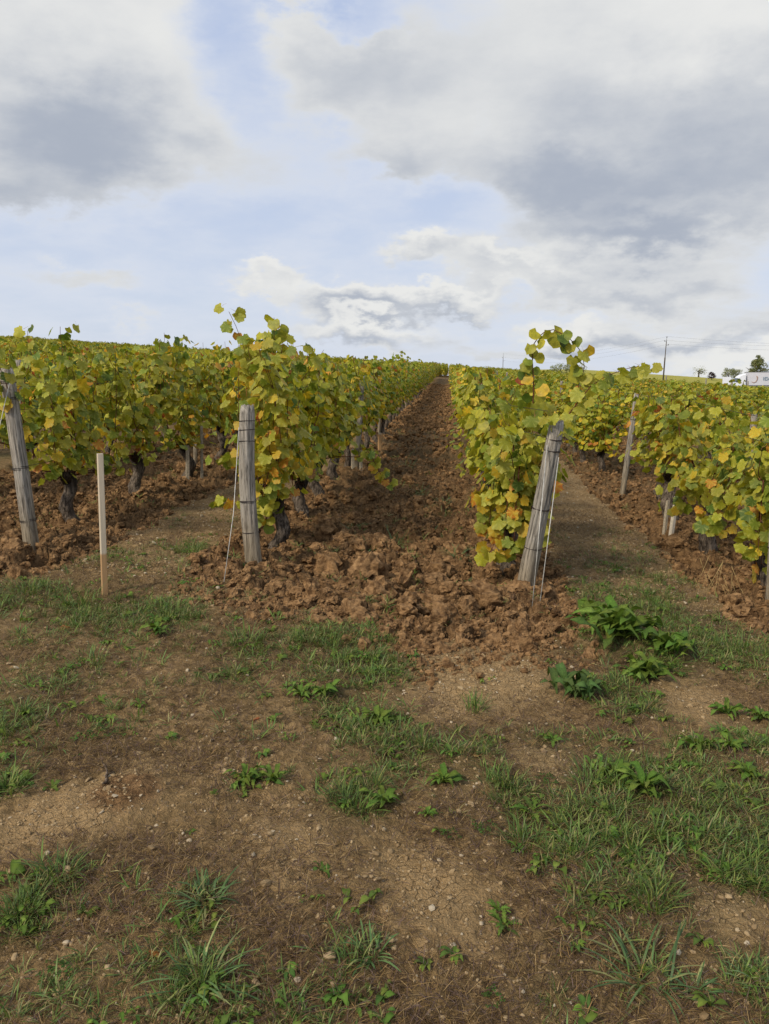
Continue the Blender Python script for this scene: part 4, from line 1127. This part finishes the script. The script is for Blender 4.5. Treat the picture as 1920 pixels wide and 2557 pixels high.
for i in range(6):
    r_ = random.Random(i + 500)
    weed_leaf['dock', i] = strap_leaf(1, .10 + .04 * r_.random(), r_.uniform(.15, .42), False, r_, WG[i % 4], 9, .5).mesh('leaf', M_WEED)
    weed_leaf['dand', i] = strap_leaf(1, .15, r_.uniform(.1, .3), True, r_, WG[(i + 1) % 4], 11).mesh('leaf', M_WEED)
    weed_leaf['dark', i] = strap_leaf(1, .17, r_.uniform(.4, .9), False, r_, srgb(82, 104, 54), 7, .5).mesh('leaf', M_WEED)
    def clov(r_):
        g = Geo()
        for k in range(3):
            a0 = 2 * PI * k / 3; V = [(.1 * math.cos(a0), .1 * math.sin(a0), 0)]
            for t in np.linspace(-PI, PI, 9)[:-1]:
                V.append((math.cos(a0) * (.48 + .36 * math.cos(t)) - math.sin(a0) * .36 * math.sin(t), math.sin(a0) * (.48 + .36 * math.cos(t)) + math.cos(a0) * .36 * math.sin(t), .05 * math.cos(2 * t)))
            g.add(V, [(0, 1 + q, 1 + (q + 1) % 8) for q in range(8)], WG[2])
        return g
    weed_leaf['clover', i] = clov(r_).mesh('leaf', M_WEED)
cov_src = []
for i in range(5):
    r_ = random.Random(i + 800); g = Geo()
    for k in range(9):
        lf = strap_leaf(1, .12 + .1 * r_.random(), .3, i == 2, r_, r_.choice(WG), 5, .3)
        V_ = np.concatenate(lf.v); s_ = r_.uniform(.018, .04); a = r_.uniform(0, 6.3); ca, sa = math.cos(a), math.sin(a)
        V_ = np.stack([V_[:, 0] * ca - V_[:, 1] * sa, V_[:, 0] * sa + V_[:, 1] * ca, V_[:, 2] * 1.2], -1) * s_
        if i > 2: V_ = V_ + np.array([r_.uniform(-.03, .03), r_.uniform(-.03, .03), 0])
        g.add(V_, lf.f, np.concatenate(lf.c))
    cov_src.append(source('small_weed_source', g.mesh('small_weed', M_WEED)))
x, y = sample(16000, -4.2, 3.4, 1.15, 7.0, lambda x, y: np.clip(gdens(x, y) + .05 + .5 * vnoise(x * 5, y * 5, 61) * (gdens(x, y) > .1), 0, 1) * inview(x, y) * .30 * (plow(x, y) < .5))
place('small_weeds', cov_src, x, y, .6, 1.6, 'small broad-leaved seedlings and creeping weeds mixed into the grass patches', 'weeds', .15, .003)
SPECIAL = {14: 'rosette in the right-hand grass between two grassy tufts near the right edge', 15: 'rosette just below another near the right edge', 16: 'left of two rosettes on the bare soil edge at far right', 17: 'right of two rosettes by the right edge, partly cut off',
  24: 'rosette at the top of the thick right-hand grass', 25: 'rosette left of the big pale one in the right-hand grass', 23: 'small upright rosette in the grass right of the centre bare patch', 8: 'rosette on the lower rim of the centre grass patch',
  9: 'small rosette on bare soil below the centre grass patch', 18: 'right of two touching rosettes in the grass below the ploughed lane', 19: 'left of two touching rosettes in the grass below the ploughed lane', 20: 'broad rosette in the middle of the centre grass patch',
  21: 'clover-like patch left of centre below the ploughed edge', 22: 'sparse round-leaved weed at left on dry grass', 26: 'tiny round-leaved weed on the right bare patch', 27: 'right of two tiny round-leaved weeds near the middle', 28: 'left of two tiny round-leaved weeds near the middle',
  29: 'round-leaved weed at the lower left edge', 30: 'round-leaved weed at the bottom centre', 0: 'largest bright green broad-leaved weed right of the leaning post', 1: 'broad weed spreading to the right beside the largest weed', 2: 'weed at the back left of the largest weed clump',
  3: 'dark bluish-green bushy weed below the largest weed clump', 4: 'pointed-leaf weed between the dark bushy weed and the right patch',
  5: 'left of the two glossy rosettes alone on bare soil left of centre', 6: 'right of the two glossy rosettes alone on bare soil left of centre',
  7: 'long-leaved rosette just right of the lone rosette pair', 10: 'toothed dandelion rosette right of centre', 11: 'small toothed dandelion in the lower middle, front one', 12: 'small toothed dandelion in the lower middle, back one',
  13: 'big pale broad-leaved rosette in the thick grass at right', 54: 'weed in the grass behind the new wooden stake'}
WEEDS += [(-.62, 6.3, .13, 'blade'), (-.15, 7.3, .13, 'blade'), (.08, 6.1, .12, 'blade'), (-.85, 7.1, .12, 'blade'), (-.3, 9.3, .16, 'blade'), (-.75, 5.25, .09, 'blade'), (.12, 5.5, .09, 'blade'), (-.05, 8.3, .15, 'blade'), (-.6, 11.5, .2, 'blade'), (-.5, 4.75, .07, 'blade')]
fresh = random.Random(808)
for i, (x, y, r, kind) in enumerate(WEEDS):
    if kind in ('tall', 'grass'):
        g = tuft(2000 + i, 60, min(.16, .07 + r * .6), .0036, r * .75, .05, .85, GC)
        z0 = Z(x, y)
        lab, grp = ('dense fine green grass tuft on the near headland' if y < 3.4 else 'dense fine green grass tuft near the row ends'), ('grass tufts, near' if y < 3.4 else 'grass tufts, by the rows')
        tag(g.obj('grass_tuft', M_GRASS, None, True, (x, y, z0)), lab, 'grass tuft', grp); continue
    if kind == 'blade':
        g = tuft(2000 + i, 44, r * 1.5, .0058 if y < 3 else .005, r * .45, .45, 1.5, [srgb(92, 122, 72), srgb(108, 134, 80), srgb(84, 112, 62), srgb(140, 142, 90)], .55, 5)
        L_ = {32: 'large tuft of long broad grass blades at the lower left edge', 33: 'long-bladed bluish grass fan at the bottom right of centre', 34: 'wide-bladed grass just right of the bluish grass fan', 35: 'dark wide-bladed grass in the lower right corner'}
        tag(g.obj('grass_tuft', M_GRASS, None, True, (x, y, Z(x, y))), L_.get(i, 'coarse grass tuft in the ploughed lane' if y > 5 else 'coarse leaning grass tuft low on the headland'), 'grass tuft', None if i in L_ else ('coarse tufts in the ploughed lane' if y > 5 else 'coarse tufts on the headland')); continue
    lab = SPECIAL.get(i)
    grp = None
    if lab is None:
        if kind == 'clover': lab, grp = 'small round-leaved clover-like weed pressed to the soil', 'clover-like weeds'
        elif x > .3: lab, grp = 'leafy rosette among the grass on the right of the headland', 'rosettes on the right'
        else: lab, grp = 'leafy rosette among the grass in the centre of the headland', 'rosettes in the centre'
    root = empty('weed', (x, y, Z(x, y) + .004), lab, 'weed', grp)
    n = {'dock': 21, 'dand': 15, 'dark': 44, 'clover': 14}[kind]
    if i in (0, 1, 2, 4): n = 52
    for k in range(n):
        o = bpy.data.objects.new('leaf', weed_leaf[kind, k % 6])
        a = 2 * PI * k / n * (1 if kind != 'dark' else 2.4) + fresh.uniform(-.3, .3)
        if kind == 'clover':
            q = r * 1.1 * math.sqrt(fresh.random()); s = r * fresh.uniform(.22, .36)
            o.location = (q * math.cos(a), q * math.sin(a), fresh.uniform(.006, .02)); o.rotation_euler = (fresh.gauss(0, .2), fresh.gauss(0, .2), a)
        else:
            s = r * 1.05 * fresh.uniform(.5, 1.2) * (.85 if kind == 'dark' else 1); o.location = (fresh.gauss(0, r * (.30 if n > 30 else .08)), fresh.gauss(0, r * (.30 if n > 30 else .08)), .0); o.rotation_euler = (fresh.gauss(0, .25), -fresh.uniform(-.12, .42) * (1.5 if kind == 'dark' or i < 5 else 1), a)
        o.scale = (s, s, s); link(o, root)

# stones, fallen leaves, twig
for i, (x, y, r) in enumerate(STONES):
    m = lump(700 + i, 2, .18, .6); m.materials.append(M_PEB)
    for p_ in m.polygons: p_.use_smooth = True
    o = bpy.data.objects.new('stone', m); o.location = (x, y, Z(x, y) + .002); s = max(r, .007) * 1.0; o.scale = (s * 1.1, s * .9, s); o.rotation_euler = (0, 0, i * 1.3)
    link(o)
    L_ = {0: 'largest whitish pebble in the lower middle of the headland', 2: 'flat tan stone at the lower left', 3: 'pale stone at the foot of the long-bladed grass, bottom left', 4: 'whitish stone beside the bluish grass fan', 9: 'pale pebble lying beyond the centre grass at the ploughed edge'}
    tag(o, L_.get(i, 'small pale limestone pebble lying loose on the headland'), 'stone', None if i in L_ else 'loose pebbles')
for i, (x, y, c, lab) in enumerate([(-2.07, 4.02, 'rust', 'orange fallen vine leaf in the grass below the wooden stake'), (-.73, 1.72, 'rust', 'small orange-brown fallen leaf at the bottom left'), (-.78, 3.05, 'rust', 'reddish fallen leaf on dry grass left of centre'), (.65, 2.76, 'brown', 'tan fallen leaf lying on the big rosette at right'), (.11, 2.86, 'brown', 'tan fallen leaf at the near edge of the centre grass')]):
    o = bpy.data.objects.new('fallen_leaf', leaf_meshes[c, i % 5]); s = .035 if y < 2.9 else .05; o.scale = (s, s, s)
    o.location = (x, y, Z(x, y) + .012); o.rotation_euler = (.3, .2, i * 2.0); link(o); tag(o, lab, 'leaf')
tw = [(-1.25, 2.62), (-1.21, 2.57), (-1.185, 2.51), (-1.165, 2.46), (-1.16, 2.43)]
g = Geo(); tube(g, [(x, y, Z(x, y) + .012) for x, y in tw], [.002, .004, .0045, .005, .004], 7, (1.3, 1.2, 1.1), .15, random.Random(3))
tube(g, [(-1.185, 2.51, Z(-1.185, 2.51) + .012), (-1.15, 2.50, Z(-1.15, 2.50) + .02)], [.004, .002], 5, (.6, .55, .5))
tag(g.obj('twig', M_BARK), 'grey forked twig lying on the bare soil at left', 'twig')
# dry stalks by the right edge
rs = random.Random(31)
root = empty('dry_grass', (1.93, 5.25, Z(1.93, 5.25)), 'tall straw-coloured dry stalks at the ploughed edge on the right', 'dry grass')
for k in range(18):
    g = Geo(); a = rs.uniform(-.8, .8); l = rs.uniform(.12, .34)
    x0 = rs.uniform(-.09, .07) - (.18 if k > 6 else 0); p0 = np.array([x0, rs.uniform(-.05, .05), -.02])
    tube(g, [p0, p0 + (a * .10 * l, 0, l * .5), p0 + (a * .45 * l, .02, l)], [.0013, .0011, .0020], 5, np.array(srgb(172, 146, 100)))
    g.obj('stalk', M_STRAW, root)

# ------------------------------------------------------------------ far things
def box(g, x0, x1, y0, y1, z0, z1, col=(1, 1, 1)):
    V = [(x0, y0, z0), (x1, y0, z0), (x1, y1, z0), (x0, y1, z0), (x0, y0, z1), (x1, y0, z1), (x1, y1, z1), (x0, y1, z1)]
    g.add(V, [(0, 3, 2, 1), (4, 5, 6, 7), (0, 1, 5, 4), (1, 2, 6, 5), (2, 3, 7, 6), (3, 0, 4, 7)], col)
zroad = float(base(68.0, 190.0)) + .75
# road beyond the field
g = Geo()
xs = np.arange(30, 240, 10.0)
V = []; F = []
for i, x in enumerate(xs):
    for yy, dz in ((183.5, -.6), (186, .85), (186.2, .85), (193.8, .85), (194, .85), (196.5, -.6)):
        V.append((x, yy, float(base(x, 190.0)) + dz - .06))
for i in range(len(xs) - 1):
    for k in range(5): F.append((i * 6 + k, (i + 1) * 6 + k, (i + 1) * 6 + k + 1, i * 6 + k + 1))
g.add(V, F); M_ASPH = simple('asphalt', (.055, .055, .058), .85, .3, 0, 3, .2)
tag(g.obj('road', M_ASPH), 'grey road crossing behind the right field', 'road', kind='structure')
M_WHITE = simple('white_paint', (.80, .82, .84), .4, .5, 0, 1.5, .03)
M_TARP = simple('grey_trailer_side', (.62, .62, .64), .5, .4, 0, .8, .04)
M_GLASS = simple('dark_glass', (.03, .045, .05), .12, .6)
M_TYRE = simple('tyre_rubber', (.02, .02, .02), .9)
M_BLUE = simple('blue_grey_lettering', (.12, .20, .27), .6)
M_BRN = simple('brown_emblem', (.34, .22, .16), .6)
M_GREYM = simple('grey_metal', (.25, .26, .27), .5, .4, .3)
def wheel(cx, cy, cz, r, w, parent):
    g = Geo(); n = 20
    for (ra, rb, ya, yb, mat) in (()): pass
    V = []; F = []
    for j, (yy, rr) in enumerate(((-w / 2, r * .6), (-w / 2, r * .95), (-w / 2 + .03, r), (w / 2 - .03, r), (w / 2, r * .95), (w / 2, r * .6))):
        V += [(cx + rr * math.cos(2 * PI * k / n), cy + yy, cz + rr * math.sin(2 * PI * k / n)) for k in range(n)]
    for j in range(5): F += [(j * n + k, j * n + (k + 1) % n, (j + 1) * n + (k + 1) % n, (j + 1) * n + k) for k in range(n)]
    g.add(V, F); wobj = g.obj('wheel', M_TYRE, parent)
    g = Geo(); V = [(cx + r * .6 * math.cos(2 * PI * k / n), cy - w * .3, cz + r * .6 * math.sin(2 * PI * k / n)) for k in range(n)] + [(cx, cy - w * .45, cz)]
    g.add(V, [(k, (k + 1) % n, n) for k in range(n)]); h_ = g.obj('rim', M_GREYM, wobj)
TX, TY = 65.4, 188.4
truck = empty('lorry', (TX, TY, zroad + .05), 'white lorry with long grey trailer passing on the road at right', 'lorry')
# cab: rounded profile in x-z, facing -x
prof = [(.05, .45), (0, .9), (.05, 1.6), (.22, 1.75), (.62, 2.75), (.85, 3.1), (1.5, 3.5), (2.3, 3.72), (2.35, .9), (2.3, .45)]
def extr(prof, y0, y1, inset=.08):
    n = len(prof); cx = sum(p[0] for p in prof) / n; cz = sum(p[1] for p in prof) / n
    V = []
    for yy, f in ((y0, 1 - inset), (y0 + .12, 1), (y1 - .12, 1), (y1, 1 - inset)):
        V += [(cx + (x - cx) * f, yy, cz + (z - cz) * f) for x, z in prof]
    F = [(j * n + k, j * n + (k + 1) % n, (j + 1) * n + (k + 1) % n, (j + 1) * n + k) for j in range(3) for k in range(n)]
    F += [tuple(range(n))[::-1], tuple(3 * n + k for k in range(n))]
    return V, F
g = Geo(); g.add(*extr(prof, 0, 2.5)); g.obj('cab', M_WHITE, truck, False)
g = Geo(); g.add([(.16, .15, 1.80), (.16, 2.35, 1.80), (.56, 2.35, 2.72), (.56, .15, 2.72)], [(0, 1, 2, 3)]); g.add([(.14, -.02, 1.72), (.95, -.02, 1.72), (.95, -.02, 2.62), (.52, -.02, 2.62)], [(0, 1, 2, 3)]); g.obj('window', M_GLASS, truck, False)
g = Geo(); box(g, 2.75, 16.2, -.02, 2.52, 1.1, 3.98); g.obj('trailer_box', M_TARP, truck, False)
g = Geo(); box(g, 2.70, 16.25, -.05, 2.55, 3.982, 4.06); g.obj('roof_rail', M_GREYM, truck, False)
g = Geo(); box(g, 2.75, 16.2, .1, 2.4, .85, 1.098); g.obj('chassis', M_GREYM, truck, False)
for cx in (.95, 5.0, 11.8, 13.1, 14.4): wheel(cx, .25, .5, .5, .3, truck)
for cx in (.95, 5.0, 11.8, 13.1, 14.4): wheel(cx, 2.25, .5, .5, .3, truck)
tx = bpy.data.curves.new('lettering', 'FONT'); tx.body = 'VIDAL'; tx.size = 1.15; tx.extrude = .01; tx.shear = .25; tx.offset = .02
to = bpy.data.objects.new('lettering_curve', tx); C.objects.link(to)
dg = bpy.context.evaluated_depsgraph_get()
tm = bpy.data.meshes.new_from_object(to.evaluated_get(dg)); bpy.data.objects.remove(to)
tm.materials.clear(); tm.materials.append(M_BLUE)
lo = bpy.data.objects.new('lettering', tm); lo.location = (5.9, -.045, 2.15); lo.rotation_euler = (PI / 2, 0, 0); lo.scale = (.62, 1, 1); link(lo, truck)
g = Geo(); pts = [(3.5, -.03, 1.9), (4.0, -.03, 1.65), (4.5, -.03, 1.85), (4.75, -.03, 2.4), (4.75, -.03, 2.9), (4.55, -.03, 3.2)]
tube(g, pts, [.05, .10, .10, .11, .15, .09], 6); g.obj('emblem', M_BRN, truck)
# white panel before the lorry
pn = empty('white_board', (61.9, 186.5, zroad), 'white square board standing just left of the lorry', 'board')
g = Geo(); box(g, 0, 1.8, 0, .12, 1.3, 3.0); g.obj('panel', M_WHITE, pn, False)
for x in (.25, 1.5):
    g = Geo(); box(g, x, x + .1, .13, .23, 0, 2.6); g.obj('leg', M_GREYM, pn, False)
# poles and power lines
def pole(x, y, ztop, label, r, lean, xa):
    z0 = float(base(x, y)) - .3; root = empty('utility_pole', (x, y, z0), label, 'pole'); h = ztop - z0
    g = Geo(); tube(g, [(-lean, 0, 0), (-lean * .35, 0, h * .63), (-lean * .34, 0, h * .635), (0, 0, h * .93)], [r, r * .8, r * .55, r * .45], 8); g.obj('shaft', M_TREEBARK, root)
    g = Geo(); tube(g, [(0, 0, h * .93), (.05, 0, h)], r * .3, 5); g.obj('spike', M_GREYM, root)
    tips = []
    for dx_, f in ((-.35, .93), (.42, .86), (.05, 1.0)):
        g = Geo(); tube(g, [(-.03, 0, h * f - .05), (dx_, 0, h * f)], r * .22, 5); tube(g, [(dx_, 0, h * f - .02), (dx_, 0, h * f + .22)], [.09 * xa, .07 * xa], 7); g.obj('insulator', M_GREYM, root)
        tips.append(np.array([x + dx_, y, z0 + h * f + .2]))
    return tips
t1 = pole(44.65, 170, 11.0, 'tall utility pole on the skyline right of the arching shoot', .17, .30, 1.2)
t2 = pole(22.1, 330, 13.6, 'tiny distant utility pole left of the arching shoot', .22, 0, 1.0)
M_CABLE = simple('power_line', (.30, .31, .33), .6)
for i in range(3):
    wire('power_line', sagline(t1[i], t1[i] + np.array([70, 30, .3 - i * .4]), 14, .9), .013, '%s power line strand from the tall pole to the right' % ('middle', 'lowest', 'upper')[i], 'power line', M_CABLE, None, 4)
    wire('power_line', sagline(t1[i], t2[i], 18, 2.2), .013, '%s power line strand from the tall pole to the tiny pole' % ('middle', 'lowest', 'upper')[i], 'power line', M_CABLE, None, 4)

# trees
M_TREEL = leaf_mat('tree_leaf', .3, .6, .02)
def tree(x, y, z0, h, w, label, cols, seed, shape='round', n=900, sz=.35, trunk_h=.3, name='tree'):
    rs = random.Random(seed); root = empty(name, (x, y, z0), label, 'tree')
    g = Geo(); tube(g, [(0, 0, -.2), (.05, 0, h * trunk_h), (0, .1, h * .75)], [w * .045, w * .035, w * .012], 8)
    for k in range(6):
        a = rs.uniform(0, 6.3); zz_ = h * rs.uniform(trunk_h, .6); tube(g, [(0, 0, zz_), (math.cos(a) * w * .2, math.sin(a) * w * .2, zz_ + h * .12), (math.cos(a) * w * .36, math.sin(a) * w * .36, zz_ + h * .2)], [w * .02, w * .012, w * .005], 5)
    g.obj('trunk', M_TREEBARK, root)
    cl = []
    for k in range(46):
        t = rs.random()
        if shape == 'cone': zc = h * (.12 + .85 * t); rr = w * .46 * (1 - t) ** .75 + .15
        else: zc = h * (.30 + .6 * t); rr = w * .45 * math.sqrt(max(.05, 1 - ((t - .35) / .75) ** 2))
        a = rs.uniform(0, 6.3); q = rr * rs.uniform(.3, .95)
        cl.append((q * math.cos(a), q * math.sin(a), zc, w * rs.uniform(.12, .22) * (1 - .5 * t if shape == 'cone' else 1)))
    V = []; F = []; cc = []
    for k in range(n):
        c = rs.choice(cl); d = np.array([rs.gauss(0, 1), rs.gauss(0, 1), rs.gauss(0, 1)]); d /= np.linalg.norm(d)
        p = np.array(c[:3]) + d * c[3] * rs.uniform(.4, 1.15) * (1, 1, .8)
        u = np.array([rs.gauss(0, 1), rs.gauss(0, 1), rs.gauss(0, 1)]); u /= np.linalg.norm(u); v = np.cross(u, d); s = sz * rs.uniform(.5, 1.1)
        k0 = len(V); V += [p - u * s, p + v * s * .5, p + u * s, p - v * s * .5]; F.append((k0, k0 + 1, k0 + 2, k0 + 3))
        col = np.array(rs.choice(cols)) * rs.uniform(.8, 1.2); cc += [col] * 4
    g = Geo(); g.add(V, F, cc); o = g.obj('crown', M_TREEL, root, False); return root
OL = [srgb(128, 132, 84), srgb(112, 118, 74), srgb(145, 142, 96), srgb(98, 108, 66)]
GY = [srgb(150, 155, 118), srgb(138, 146, 110), srgb(165, 166, 130)]
DK_ = [srgb(58, 34, 34), srgb(72, 40, 36), srgb(46, 30, 30)]
def bz(x, y): return float(base(x, y)) - .3
tree(95.8, 258, bz(95.8, 258), 10.3 - bz(95.8, 258), 9.5, 'pointed olive-green tree rising behind the lorry', OL, 1, 'cone', 5200, .30)
tree(99.6, 262, bz(99.6, 262), 8.6 - bz(99.6, 262), 5.0, 'looser pale tree at the right shoulder of the pointed tree', GY + OL, 2, 'round', 500, .32)
tree(101.5, 300, bz(101.5, 300), 7.6 - bz(101.5, 300), 5.0, 'small rounded grey-green tree left of the lorry', GY, 3, 'round', 900, .3)
tree(104.5, 300, bz(104.5, 300), 7.0 - bz(104.5, 300), 4.2, 'smaller grey-green bush touching the rounded tree', GY, 4, 'round', 700, .3)
tree(100.0, 330, bz(100.0, 330), 8.4 - bz(100, 330), 8.0, 'faint sparse tree on the skyline left of the dark bush', GY, 5, 'round', 420, .25)
tree(95.6, 300, bz(95.6, 300), 6.0 - bz(95.6, 300), 2.9, 'low dark maroon bush on the skyline', DK_, 6, 'round', 900, .22, name='bush')
for i, (x, h, w) in enumerate([(38.5, 9.0, 4), (41, 9.6, 5.5), (44.5, 9.1, 5)]):
    tree(x, 300, bz(x, 300) , h - bz(x, 300), w, ('left', 'middle', 'right')[i] + ' of three faint grey-green trees seen through the arching shoot', GY, 20 + i, 'round', 700, .3)
tree(47.5, 300, bz(47.5, 300), 8.0 - bz(47.5, 300), 7, 'low grey-green tree on the skyline right of the arching shoot', GY, 25, 'round', 700, .3)
